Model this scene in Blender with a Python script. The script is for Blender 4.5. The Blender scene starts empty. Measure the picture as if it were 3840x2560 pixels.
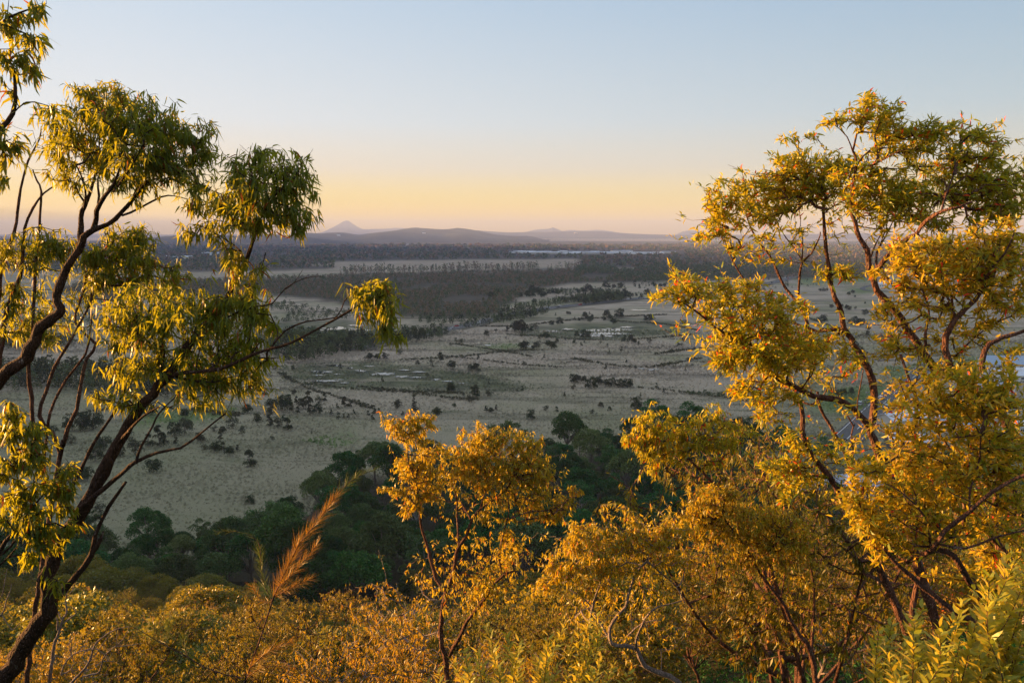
import bpy, math, random
import numpy as np
from mathutils import Vector, noise
random.seed(7)
R = np.random.RandomState(11)
C = bpy.context.scene.collection
PI = math.pi
CAMZ, PITCH, F = 75.0, math.radians(7.7), 28 / 36 * 3840
SUN_AZ, SUN_EL = math.radians(-72), math.radians(3.2)
SUNV = np.array([math.sin(SUN_AZ) * math.cos(SUN_EL), math.cos(SUN_AZ) * math.cos(SUN_EL), math.sin(SUN_EL)])

# ---------------------------------------------------------------- helpers
def nrm(v):
    return v / np.maximum(np.linalg.norm(v, axis=-1, keepdims=True), 1e-9)
def ray(px, py):
    u, v = (px - 1920) / F, (1280 - py) / F
    return np.array([u, math.cos(PITCH) + v * math.sin(PITCH), -math.sin(PITCH) + v * math.cos(PITCH)])
def at(px, py, Y):                 # a point seen in direction (px,py), Y metres out
    d = ray(px, py)
    return np.array([0, 0, CAMZ]) + d * (Y / d[1])
def gnd(px, py, z=0.0):            # the point of the plain seen in direction (px,py)
    d = ray(px, py)
    return np.array([0, 0, CAMZ]) + d * ((z - CAMZ) / d[2])
def proj(p):
    x, y, z = p[0], p[1], p[2] - CAMZ
    f = y * math.cos(PITCH) - z * math.sin(PITCH)
    u = x / f
    v = (y * math.sin(PITCH) + z * math.cos(PITCH)) / f
    return 1920 + u * F, 1280 - v * F
def Z1(x, y): return (x * .8163, y * .8163)
def Z2(x, y): return (1280 + x * .8163, 640 + y * .8163)
def Z3(x, y): return (2400 + x * .74, 240 + y * .74)
def Z4(x, y): return (x * .8163, 1280 + y * .8163)
def Z5(x, y): return (1280 + x * .74, 1400 + y * .74)
def Z6(x, y): return (2560 + x * .8163, 1280 + y * .8163)
def Z7(x, y): return (x / 2.8, 2000 + y / 2.8)
def W1(x, y): return (1000 + x / 2.94, 780 + y / 2.94)
def W2(x, y): return (1800 + x / 2.94, 780 + y / 2.94)
def W3(x, y): return (1000 + x / 2.94, 1280 + y / 2.94)
def W5(x, y): return (2960 + x / 2.673, 1400 + y / 2.673)
def smooth(e0, e1, x):
    t = np.clip((x - e0) / (e1 - e0), 0, 1)
    return t * t * (3 - 2 * t)

def mk(name, V, F3=None, F4=None, mats=(), midx3=None, midx4=None, parent=None, shade=False, loc=None):
    """one mesh object from arrays of vertices, triangles and quads"""
    me = bpy.data.meshes.new(name)
    V = np.asarray(V, np.float32).reshape(-1, 3)
    F3 = np.zeros((0, 3), int) if F3 is None else np.asarray(F3).reshape(-1, 3)
    F4 = np.zeros((0, 4), int) if F4 is None else np.asarray(F4).reshape(-1, 4)
    n3, n4 = len(F3), len(F4)
    me.vertices.add(len(V)); me.vertices.foreach_set('co', V.ravel())
    me.loops.add(n3 * 3 + n4 * 4)
    me.loops.foreach_set('vertex_index', np.concatenate([F3.ravel(), F4.ravel()]).astype(np.int32))
    me.polygons.add(n3 + n4)
    me.polygons.foreach_set('loop_start', np.concatenate([np.arange(n3) * 3, n3 * 3 + np.arange(n4) * 4]).astype(np.int32))
    m = np.zeros(n3 + n4, np.int32)
    if midx3 is not None: m[:n3] = midx3
    if midx4 is not None: m[n3:] = midx4
    me.polygons.foreach_set('material_index', m)
    me.polygons.foreach_set('use_smooth', np.full(n3 + n4, bool(shade)))
    for mt in mats: me.materials.append(mt)
    me.update(calc_edges=True); me.validate()
    o = bpy.data.objects.new(name, me)
    C.objects.link(o)
    if parent is not None: o.parent = parent
    if loc is not None: o.location = loc
    return o
def tag(o, label=None, cat=None, group=None, kind=None):
    if label: o['label'] = label
    if cat: o['category'] = cat
    if group: o['group'] = group
    if kind: o['kind'] = kind
    return o
def empty(name, loc=(0, 0, 0), rz=0, **k):
    o = bpy.data.objects.new(name, None); C.objects.link(o)
    o.location = loc; o.rotation_euler = (0, 0, rz); o.empty_display_size = .1
    return tag(o, **k)
def copy_tree(o, parent=None):
    c = o.copy(); C.objects.link(c)
    if parent is not None: c.parent = parent
    for ch in list(o.children): copy_tree(ch, c)
    return c
class MB:                              # gathers shapes for one mesh
    def __init__(s): s.v, s.t, s.q, s.n = [], [], [], 0
    def add(s, V, T=None, Q=None):
        V = np.asarray(V, float).reshape(-1, 3)
        if T is not None and len(T): s.t.append(np.asarray(T) + s.n)
        if Q is not None and len(Q): s.q.append(np.asarray(Q) + s.n)
        s.v.append(V); s.n += len(V)
    def box(s, c, d, rz=0):
        x, y, z = np.array(d) / 2
        V = np.array([[-x,-y,-z],[x,-y,-z],[x,y,-z],[-x,y,-z],[-x,-y,z],[x,-y,z],[x,y,z],[-x,y,z]])
        cr, sr = math.cos(rz), math.sin(rz)
        V = V @ np.array([[cr, sr, 0], [-sr, cr, 0], [0, 0, 1]]) + np.array(c)
        s.add(V, None, [[0,3,2,1],[4,5,6,7],[0,1,5,4],[1,2,6,5],[2,3,7,6],[3,0,4,7]])
    def prism(s, prof, x0, x1):        # profile in (y,z) swept along x
        n = len(prof)
        V = [(x0, p[0], p[1]) for p in prof] + [(x1, p[0], p[1]) for p in prof]
        Q = [[i, (i + 1) % n, n + (i + 1) % n, n + i] for i in range(n)]
        T = [[0, i + 1, i] for i in range(1, n - 1)] + [[n, n + i, n + i + 1] for i in range(1, n - 1)]
        s.add(V, T, Q)
    def tube(s, P, r, k=8, rough=0):
        V, Q = tube_geo(P, r, k, rough); s.add(V, None, Q)
    def build(s, name, mat, parent=None, shade=False, loc=None):
        return mk(name, np.concatenate(s.v), np.concatenate(s.t) if s.t else None, np.concatenate(s.q) if s.q else None,
                  [mat], parent=parent, shade=shade, loc=loc)
def catmull(P, step):
    P = np.asarray(P, float); out = []
    E = np.vstack([2 * P[0] - P[1], P, 2 * P[-1] - P[-2]])
    for i in range(1, len(E) - 2):
        p0, p1, p2, p3 = E[i - 1], E[i], E[i + 1], E[i + 2]
        n = max(2, int(np.linalg.norm(p2[:3] - p1[:3]) / step))
        for t in np.arange(n) / n:
            out.append(.5 * (2 * p1 + (p2 - p0) * t + (2 * p0 - 5 * p1 + 4 * p2 - p3) * t * t + (3 * p1 - p0 - 3 * p2 + p3) * t ** 3))
    out.append(P[-1])
    return np.array(out)
def tube_geo(P, r, k=8, rough=0):
    P = np.asarray(P, float); n = len(P); r = np.broadcast_to(r, (n,))
    T = nrm(np.gradient(P, axis=0))
    a = np.cross(T[0], [0.3, 0.9, 0.2]); a = a / np.linalg.norm(a)
    V = []
    for i in range(n):
        a = a - T[i] * np.dot(a, T[i]); a = a / np.linalg.norm(a)
        b = np.cross(T[i], a)
        for j in range(k):
            th = 2 * PI * j / k
            rr = r[i] * (1 + (R.uniform(-rough, rough) if rough else 0))
            V.append(P[i] + rr * (math.cos(th) * a + math.sin(th) * b))
    Q = [[i * k + j, i * k + (j + 1) % k, (i + 1) * k + (j + 1) % k, (i + 1) * k + j] for i in range(n - 1) for j in range(k)]
    V.append(P[-1] + T[-1] * r[-1] * .5); e = len(V) - 1
    Q += [[(n - 1) * k + j, (n - 1) * k + (j + 1) % k, e, e] for j in range(0)]
    return np.array(V), np.array(Q)
def segs_geo(A, B, ra, rb, k=3):       # many short tapered twigs at once
    A, B = np.asarray(A, float), np.asarray(B, float); n = len(A)
    T = nrm(B - A + 1e-6)
    ref = np.where(np.abs(T[:, 2:3]) > .9, np.array([[1., 0, 0]]), np.array([[0, 0, 1.]]))
    a = nrm(np.cross(T, ref)); b = np.cross(T, a)
    V = np.zeros((n, 2 * k, 3))
    for j in range(k):
        th = 2 * PI * j / k; o = math.cos(th) * a + math.sin(th) * b
        V[:, j] = A + o * ra[:, None]; V[:, k + j] = B + o * rb[:, None]
    q = np.array([[j, (j + 1) % k, k + (j + 1) % k, k + j] for j in range(k)])
    Q = (np.arange(n)[:, None, None] * 2 * k + q[None]).reshape(-1, 4)
    return V.reshape(-1, 3), Q
def leaves_geo(P, D, L, W, bend=.25, simple=False, up=None):
    n = len(P); D = nrm(D)
    ref = R.normal(size=(n, 3)) if up is None else up + R.normal(size=(n, 3)) * .35
    S = nrm(np.cross(D, ref)); Nn = np.cross(S, D)
    L = np.broadcast_to(L, (n,))[:, None]; W = np.broadcast_to(W, (n,))[:, None]
    g = np.array([[0, 0, -1.]]) * bend * L; sick = S * L * R.uniform(-.18, .18, (n, 1))
    if simple:
        V = np.stack([P, P + D * L * .45 + S * W / 2 + g * .2, P + D * L + g, P + D * L * .45 - S * W / 2 + g * .2], 1)
        T = (np.arange(n)[:, None, None] * 4 + np.array([[0, 1, 2], [0, 2, 3]])[None]).reshape(-1, 3)
        return V.reshape(-1, 3), T, np.zeros((0, 4), int)
    c1 = P + D * L * .28 + g * .08 + sick * .6; c2 = P + D * L * .65 + g * .42 + sick * .8
    V = np.stack([P, c1 + S * W / 2 + Nn * W * .12, c1 - S * W / 2 + Nn * W * .12,
                  c2 + S * W * .36 + Nn * W * .1, c2 - S * W * .36 + Nn * W * .1, P + D * L + g], 1)
    i = np.arange(n)[:, None, None] * 6
    T = (i + np.array([[0, 2, 1], [3, 4, 5]])[None]).reshape(-1, 3)
    Q = (i + np.array([[1, 2, 4, 3]])[None]).reshape(-1, 4)
    return V.reshape(-1, 3), T, Q

# ---------------------------------------------------------------- materials
class NT:
    def __init__(s, name):
        s.m = bpy.data.materials.new(name); s.m.use_nodes = True
        s.t = s.m.node_tree; s.t.nodes.clear()
        s.out = s.t.nodes.new('ShaderNodeOutputMaterial')
    def n(s, ty, **k):
        nd = s.t.nodes.new('ShaderNode' + ty)
        for a, b in k.items(): setattr(nd, a, b)
        return nd
    def l(s, a, b): s.t.links.new(a, b)
    def noise(s, scale, detail=4, rough=.6, co=None, sc=None):
        nd = s.n('TexNoise'); nd.inputs['Scale'].default_value = scale
        nd.inputs['Detail'].default_value = detail; nd.inputs['Roughness'].default_value = rough
        c = co if co is not None else s.n('TexCoord').outputs['Object']
        if sc is not None:
            mp = s.n('Mapping'); mp.inputs['Scale'].default_value = sc; s.l(c, mp.inputs['Vector']); c = mp.outputs[0]
        s.l(c, nd.inputs['Vector'])
        return nd.outputs['Fac']
    def ramp(s, fac, stops):
        r = s.n('ValToRGB'); e = r.color_ramp.elements
        while len(e) > len(stops): e.remove(e[-1])
        while len(e) < len(stops): e.new(.5)
        for q, (p, c) in zip(e, stops): q.position = p; q.color = (*c, 1) if len(c) == 3 else c
        s.l(fac, r.inputs[0]); return r.outputs[0]
    def mix(s, f, a, b, mode='MIX'):
        m = s.n('Mix', data_type='RGBA', blend_type=mode)
        for v, k in ((f, 0), (a, 6), (b, 7)):
            if hasattr(v, 'links'): s.l(v, m.inputs[k])
            elif k == 0: m.inputs[0].default_value = v
            else: m.inputs[k].default_value = (*v, 1)
        return m.outputs[2]
    def math(s, op, a, b=0.0):
        m = s.n('Math', operation=op)
        for v, k in ((a, 0), (b, 1)):
            if hasattr(v, 'links'): s.l(v, m.inputs[k])
            else: m.inputs[k].default_value = v
        return m.outputs[0]
    def princ(s, col, rough=.8, spec=.3, metal=0, bump=None, bs=.5, bd=.02):
        b = s.n('BsdfPrincipled')
        if hasattr(col, 'links'): s.l(col, b.inputs['Base Color'])
        else: b.inputs['Base Color'].default_value = (*col, 1)
        b.inputs['Roughness'].default_value = rough; b.inputs['Metallic'].default_value = metal
        b.inputs['Specular IOR Level'].default_value = spec
        if bump is not None:
            u = s.n('Bump'); u.inputs['Strength'].default_value = bs; u.inputs['Distance'].default_value = bd
            s.l(bump, u.inputs['Height']); s.l(u.outputs[0], b.inputs['Normal'])
        return b
    def done(s, sh): s.l(sh.outputs[0], s.out.inputs['Surface']); return s.m
def flat(name, col, rough=.7, spec=.3, metal=0):
    k = NT(name)
    c = k.mix(k.math('MULTIPLY', k.noise(1.3), .5), col, tuple(x * .72 for x in col))
    return k.done(k.princ(c, rough, spec, metal))
def leafmat(name, cols, trans, tw=.45, red=None, rough=.42, spec=.35, objvar=.0):
    """leaf: varied per leaf, waxy, lets light through"""
    k = NT(name)
    rnd = k.n('NewGeometry').outputs['Random Per Island']
    st = [(i / (len(cols) - 1) * .97, c) for i, c in enumerate(cols)]
    col = k.ramp(rnd, st); tc = trans
    if red is not None:
        f = k.math('GREATER_THAN', rnd, 1 - red[0]); col = k.mix(f, col, red[1]); tc = k.mix(f, trans, red[1])
    if objvar:
        orr = k.n('ObjectInfo').outputs['Random']
        hv = k.n('HueSaturation'); k.l(col, hv.inputs['Color'])
        k.l(k.math('ADD', k.math('MULTIPLY', orr, objvar * 2), 1 - objvar), hv.inputs['Value'])
        k.l(k.math('ADD', k.math('MULTIPLY', k.math('FRACT', k.math('MULTIPLY', orr, 7.31)), .07), .465), hv.inputs['Hue'])
        col = hv.outputs[0]
    b = k.princ(col, rough, spec)
    t = k.n('BsdfTranslucent')
    if hasattr(tc, 'links'): k.l(tc, t.inputs[0])
    else: t.inputs[0].default_value = (*tc, 1)
    m = k.n('MixShader'); m.inputs[0].default_value = tw
    k.l(b.outputs[0], m.inputs[1]); k.l(t.outputs[0], m.inputs[2])
    return k.done(m)
def barkmat(name, c1, c2, c3, sc=1.0, lich=.62):
    k = NT(name)
    co = k.n('TexCoord').outputs['Object']
    n1 = k.noise(9 * sc, 6, .7, co, (1, 1, .35)); n2 = k.noise(7 * sc, 5, .7, co, (1, 1, .5))
    vo = k.n('TexVoronoi', feature='DISTANCE_TO_EDGE'); vo.inputs['Scale'].default_value = 26 * sc
    mp = k.n('Mapping'); mp.inputs['Scale'].default_value = (1, 1, .3); k.l(co, mp.inputs[0]); k.l(mp.outputs[0], vo.inputs['Vector'])
    col = k.ramp(n1, [(.32, c1), (.68, c2)])
    col = k.mix(k.ramp(n2, [(lich, (0, 0, 0)), (lich + .08, (1, 1, 1))]), col, c3)
    h = k.math('ADD', k.math('MULTIPLY', k.ramp(vo.outputs[0], [(0, (0, 0, 0)), (.25, (1, 1, 1))]), .7), n1)
    return k.done(k.princ(col, .9, .15, 0, h, 1.0, .035 / sc))
M = {}
M['leafA'] = leafmat('backlit_gum_leaf', [(0.023, 0.064, 0.009), (0.038, 0.090, 0.011), (0.050, 0.107, 0.012), (0.083, 0.134, 0.013)], (0.419, 0.393, 0.012), .5, (.03, (0.285, 0.085, 0.012)))
M['leafB'] = leafmat('round_gum_leaf', [(0.045, 0.111, 0.008), (0.077, 0.172, 0.012), (0.217, 0.248, 0.014), (0.343, 0.294, 0.018)], (0.776, 0.588, 0.018), .42, (.03, (0.760, 0.095, 0.012)))
M['leafD'] = leafmat('near_gum_leaf', [(0.086, 0.145, 0.012), (0.146, 0.216, 0.016), (0.413, 0.310, 0.020), (0.633, 0.353, 0.026)], (0.800, 0.594, 0.020), .4, (.012, (0.800, 0.071, 0.013)))
M['leafF'] = leafmat('rusty_gum_leaf', [(0.067, 0.137, 0.013), (0.202, 0.212, 0.019), (0.308, 0.248, 0.022), (0.403, 0.301, 0.022)], (0.771, 0.531, 0.022), .4, (.05, (0.620, 0.212, 0.022)))
M['leafS'] = leafmat('slope_gum_leaf', [(0.050, 0.090, 0.010), (0.156, 0.153, 0.015), (0.240, 0.186, 0.018), (0.325, 0.239, 0.023)], (0.591, 0.358, 0.018), .38, (.04, (0.451, 0.160, 0.018)), objvar=.4)
M['leafG'] = leafmat('green_slope_leaf', [(0.043, 0.072, 0.013), (0.080, 0.111, 0.017), (0.124, 0.134, 0.020), (0.168, 0.173, 0.026)], (0.306, 0.259, 0.020), .38, (.04, (0.233, 0.116, 0.020)), objvar=.4)
M['leafR'] = leafmat('russet_slope_leaf', [(0.051, 0.076, 0.008), (0.094, 0.116, 0.011), (0.145, 0.140, 0.013), (0.197, 0.179, 0.016)], (0.359, 0.270, 0.013), .38, (.04, (0.274, 0.121, 0.013)), objvar=.4)
M['leafI'] = leafmat('wattle_leaf', [(0.171, 0.214, 0.020), (0.241, 0.271, 0.026), (0.340, 0.328, 0.032)], (0.704, 0.519, 0.032), .38)
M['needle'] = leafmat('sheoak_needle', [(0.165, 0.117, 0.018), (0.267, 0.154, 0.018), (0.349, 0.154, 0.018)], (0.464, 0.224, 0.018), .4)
M['needle2'] = leafmat('green_sheoak_needle', [(0.034, 0.083, 0.016), (0.054, 0.103, 0.016), (0.089, 0.123, 0.016)], (0.136, 0.165, 0.024), .4)  # dark green needles of the low branch and the green-tipped shoots
M['valley'] = leafmat('valley_leaf', [(0.013, 0.056, 0.012), (0.023, 0.083, 0.016), (0.033, 0.109, 0.019), (0.046, 0.132, 0.025)], (0.026, 0.104, 0.014), .22, objvar=.5, rough=.6, spec=.2)
M['valleyb'] = leafmat('valley_grey_leaf', [(0.044, 0.080, 0.023), (0.063, 0.109, 0.031), (0.088, 0.143, 0.040), (0.114, 0.170, 0.055)], (0.063, 0.114, 0.020), .22, objvar=.45, rough=.6, spec=.2)
M['oak'] = leafmat('sheoak_leaf', [(0.026, 0.041, 0.019), (0.040, 0.059, 0.025), (0.056, 0.076, 0.032)], (0.040, 0.065, 0.019), .2, objvar=.3, rough=.8, spec=.1)
M['oakb'] = leafmat('brown_sheoak_leaf', [(0.050, 0.057, 0.034), (0.072, 0.081, 0.047), (0.094, 0.104, 0.060)], (0.036, 0.048, 0.017), .2, objvar=.3, rough=.8, spec=.1)
M['wood'] = leafmat('woodland_leaf', [(0.114, 0.091, 0.058), (0.164, 0.125, 0.078), (0.227, 0.161, 0.099), (0.277, 0.193, 0.130)], (0.126, 0.108, 0.047), .15, rough=.9, spec=.05)
M['woodg'] = leafmat('green_woodland_leaf', [(0.051, 0.077, 0.037), (0.074, 0.106, 0.048), (0.103, 0.138, 0.061), (0.138, 0.164, 0.068)], (0.085, 0.103, 0.035), .15, rough=.9, spec=.05)
M['barkA'] = barkmat('ironbark', (.022, .012, .008), (.085, .045, .028), (.24, .20, .17), 1, .62)
M['barkC'] = barkmat('red_bark', (.045, .022, .015), (.20, .10, .068), (.32, .23, .18), 1, .6)
M['barkG'] = barkmat('grey_bark', (.15, .12, .11), (.34, .28, .25), (.10, .07, .06), 1, .62)
M['barkP'] = barkmat('white_bark', (.30, .29, .27), (.5, .48, .45), (.2, .18, .16), .5, .66)
M['barkV'] = barkmat('pale_bark', (.14, .12, .10), (.26, .22, .19), (.32, .30, .28), .5, .6)
# ---------------------------------------------------------------- camera, light, sky, air
cam = bpy.data.cameras.new('camera'); cam.lens = 28; cam.sensor_width = 36; cam.clip_start = .1; cam.clip_end = 60000
co = bpy.data.objects.new('camera', cam); C.objects.link(co)
co.location = (0, 0, CAMZ); co.rotation_euler = (PI / 2 - PITCH, 0, 0)
bpy.context.scene.camera = co
sc = bpy.context.scene
sc.view_settings.view_transform = 'Standard'; sc.view_settings.look = 'None'
EXPO = 2.62
sc.view_settings.exposure = EXPO; sc.view_settings.gamma = 1
sun = bpy.data.lights.new('sun', 'SUN'); sun.energy = 5.0; sun.angle = math.radians(.6); sun.color = (1, .505, .165)
so = bpy.data.objects.new('sun', sun); C.objects.link(so)
so.rotation_euler = Vector(SUNV).to_track_quat('Z', 'Y').to_euler()
so.location = (-300, 0, 300)

w = bpy.data.worlds.new('World'); sc.world = w; w.use_nodes = True
t = w.node_tree; t.nodes.clear()
def wn(ty, **k):
    n = t.nodes.new('ShaderNode' + ty)
    for a, b in k.items(): setattr(n, a, b)
    return n
sky = wn('TexSky', sky_type='NISHITA'); sky.sun_disc = False
sky.sun_elevation = SUN_EL; sky.sun_rotation = SUN_AZ; sky.air_density = 1.2; sky.dust_density = 1.5; sky.altitude = 80
tc = wn('TexCoord'); sp = wn('SeparateXYZ'); t.links.new(tc.outputs['Generated'], sp.inputs[0])
def sr(*c): return tuple(((x / 255 + .055) / 1.055) ** 2.4 if x > 10 else x / 255 / 12.92 for x in c)
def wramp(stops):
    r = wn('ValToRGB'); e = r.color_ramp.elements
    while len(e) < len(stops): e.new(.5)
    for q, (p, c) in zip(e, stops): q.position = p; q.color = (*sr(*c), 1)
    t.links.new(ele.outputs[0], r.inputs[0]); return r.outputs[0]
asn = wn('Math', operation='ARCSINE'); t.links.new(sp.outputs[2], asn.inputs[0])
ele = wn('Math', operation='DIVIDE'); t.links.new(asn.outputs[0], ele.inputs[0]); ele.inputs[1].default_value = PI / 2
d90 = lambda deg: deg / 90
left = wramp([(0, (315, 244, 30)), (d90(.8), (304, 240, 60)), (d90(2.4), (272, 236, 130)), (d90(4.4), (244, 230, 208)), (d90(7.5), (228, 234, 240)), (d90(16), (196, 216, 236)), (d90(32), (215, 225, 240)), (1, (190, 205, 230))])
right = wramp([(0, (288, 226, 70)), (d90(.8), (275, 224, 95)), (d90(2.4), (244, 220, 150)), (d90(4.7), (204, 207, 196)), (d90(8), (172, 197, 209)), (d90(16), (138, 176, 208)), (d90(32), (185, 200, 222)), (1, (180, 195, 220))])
dotn = wn('VectorMath', operation='DOT_PRODUCT')
flt = wn('CombineXYZ'); t.links.new(sp.outputs[0], flt.inputs[0]); t.links.new(sp.outputs[1], flt.inputs[1])
nm = wn('VectorMath', operation='NORMALIZE'); t.links.new(flt.outputs[0], nm.inputs[0])
t.links.new(nm.outputs[0], dotn.inputs[0]); dotn.inputs[1].default_value = (math.sin(SUN_AZ), math.cos(SUN_AZ), 0)
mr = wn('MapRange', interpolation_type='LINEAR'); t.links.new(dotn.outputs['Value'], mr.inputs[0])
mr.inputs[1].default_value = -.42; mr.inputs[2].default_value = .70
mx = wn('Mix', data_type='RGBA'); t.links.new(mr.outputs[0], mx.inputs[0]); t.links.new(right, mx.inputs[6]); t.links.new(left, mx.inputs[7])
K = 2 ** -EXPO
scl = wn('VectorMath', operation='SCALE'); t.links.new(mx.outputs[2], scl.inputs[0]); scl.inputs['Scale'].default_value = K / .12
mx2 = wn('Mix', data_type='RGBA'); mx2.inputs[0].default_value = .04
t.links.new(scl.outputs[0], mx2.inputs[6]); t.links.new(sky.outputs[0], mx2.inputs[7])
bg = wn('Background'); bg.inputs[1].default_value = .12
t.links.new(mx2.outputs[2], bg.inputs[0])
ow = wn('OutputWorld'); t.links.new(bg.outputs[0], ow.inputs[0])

# ---------------------------------------------------------------- ground
HY = np.array([-400, -60, 0, 3, 5, 8, 11, 15, 20, 30, 50, 70, 100, 130, 160, 185, 230.])
HZ = np.array([60, 72, 73.3, 72.4, 70.6, 67.6, 64.8, 61.2, 57.2, 50.5, 40.5, 31, 18, 7.5, 1.6, 0, 0.])
def hillz(x, y):
    x, y = np.asarray(x, float), np.asarray(y, float)
    ye = y - 13 * smooth(0, 26, x) * smooth(6, 30, y) + 12 * np.exp(-((x + 12) / 14) ** 2) * smooth(30, 90, y)
    z = np.interp(ye, HY, HZ)
    side = smooth(420, 130, np.abs(x + 20)) * smooth(-900, -300, y)
    return z * side
def patch(x, y, s, seed=0):
    return np.array([noise.fractal(Vector((a / s + seed, b / s, seed * .7)), 1, 2, 4) for a, b in zip(np.ravel(x), np.ravel(y))]).reshape(np.shape(x))
rr = [0.0]; r_ = 1.2
while r_ < 42000: rr.append(r_); r_ *= 1.027
rr = np.array(rr[1:])
ang = np.concatenate([np.arange(-38, 38, .3), np.arange(38, 322, 4.)]) * PI / 180
RR, AA = np.meshgrid(rr, ang, indexing='ij')
X, Yg = RR * np.sin(AA), RR * np.cos(AA)
Z = hillz(X, Yg)
def in_poly(x, y, P):
    c = np.zeros(np.shape(x), bool); n = len(P)
    for i in range(n):
        x1, y1 = P[i]; x2, y2 = P[(i + 1) % n]
        c ^= ((y1 > y) != (y2 > y)) & (x < (x2 - x1) * (y - y1) / (y2 - y1 + 1e-12) + x1)
    return c
def zone(pts): return [tuple(gnd(*p)[:2]) for p in pts]
WOODS = {   # wooded parts of the plain
 'melaleuca': [(200, 1100), (330, 1060), (900, 1052), (1300, 1036), (1800, 1024), (2160, 1014), (2500, 1012), (3300, 1010), (3300, 1040), (2600, 1050), (2400, 1058), (2150, 1062), (2090, 1075), (1985, 1085), (1960, 1110), (1900, 1150), (1860, 1185), (1700, 1196), (1500, 1192), (1380, 1165), (1200, 1120), (1000, 1108), (700, 1120), (400, 1130)],
 'far': [(-600, 1016), (800, 1018), (1250, 1009), (1255, 1000), (1150, 992), (1300, 980), (1800, 973), (2165, 971), (2200, 985), (2160, 1004), (3300, 1012), (5200, 1015), (5200, 905), (-900, 905)],
 'strip': [(1270, 1026), (1560, 1020), (1800, 1012), (2160, 1003), (2170, 1010), (1800, 1019), (1300, 1033), (1268, 1030)],
}
WZ = {k: zone(v) for k, v in WOODS.items()}
def wooded(x, y):
    m = np.zeros(np.shape(x), bool)
    for p in WZ.values(): m |= in_poly(x, y, p)
    return m
MARSH = [zone(p) for p in ([(1050, 1370), (1300, 1355), (1600, 1380), (1900, 1420), (2100, 1450), (1900, 1475), (1500, 1465), (1200, 1455), (1050, 1430)],
    [(1950, 1225), (2250, 1215), (2600, 1235), (2450, 1262), (2200, 1275), (1950, 1262)], [(900, 1215), (1150, 1190), (1420, 1225), (1400, 1270), (1000, 1290), (850, 1260)],
    [(2250, 1190), (2500, 1195), (2560, 1225), (2350, 1222)])]
GREEN = [zone(p) for p in ([(3080, 1470), (3330, 1430), (3380, 1445), (3270, 1540), (3160, 1560), (3050, 1530)], [(3160, 1085), (3260, 1078), (3300, 1090), (3220, 1102)],
    [(2980, 1028), (3280, 1020), (3280, 1060), (3000, 1065)], [(1130, 1650), (1230, 1630), (1330, 1660), (1250, 1680)], [(520, 1540), (900, 1530), (830, 1570), (560, 1590)], [(1830, 1290), (1960, 1288), (1950, 1305), (1820, 1306)], [(3300, 1380), (3800, 1320), (3840, 1360), (3400, 1450)])]
plainmask = (RR > 180)
nz = np.zeros_like(Z); wv = RR < 6000
nz[wv] = patch(X[wv], Yg[wv], 46, 3)
jx, jy = X + 14 * np.clip(nz, -1, 1), Yg + 14 * np.clip(nz, -1, 1)
za = np.zeros(Z.shape + (4,)); za[..., 3] = 1
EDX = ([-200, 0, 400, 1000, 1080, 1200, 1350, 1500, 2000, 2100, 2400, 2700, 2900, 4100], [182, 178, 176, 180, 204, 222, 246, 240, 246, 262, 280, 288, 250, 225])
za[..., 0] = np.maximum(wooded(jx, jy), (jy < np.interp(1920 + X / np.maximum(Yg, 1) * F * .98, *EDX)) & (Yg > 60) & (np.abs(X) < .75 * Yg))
for p in MARSH: za[..., 1] = np.maximum(za[..., 1], in_poly(jx, jy, p))
for p in GREEN: za[..., 2] = np.maximum(za[..., 2], in_poly(jx, jy, p))
def blur(a):
    b = a.copy(); b[1:-1] = (a[:-2] + 2 * a[1:-1] + a[2:]) / 4
    b[:, 1:-1] = (b[:, :-2] + 2 * b[:, 1:-1] + b[:, 2:]) / 4; return b
za[..., :3] = blur(za[..., :3])
Z = Z + np.where((RR > 180) & (RR < 5000), .35 * nz, 0) + np.where(RR < 180, 0, 0)
nr, na = Z.shape
idx = np.arange(nr * na).reshape(nr, na)
Q = np.stack([idx[:-1], np.roll(idx, -1, 1)[:-1], np.roll(idx, -1, 1)[1:], idx[1:]], -1).reshape(-1, 4)[:, ::-1]
V = np.stack([X, Yg, Z], -1).reshape(-1, 3)
V = np.vstack([V, [[0, 0, 73.3]]])
T = np.stack([np.full(na, nr * na), idx[0], np.roll(idx[0], -1)], -1)[:, ::-1]
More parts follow.
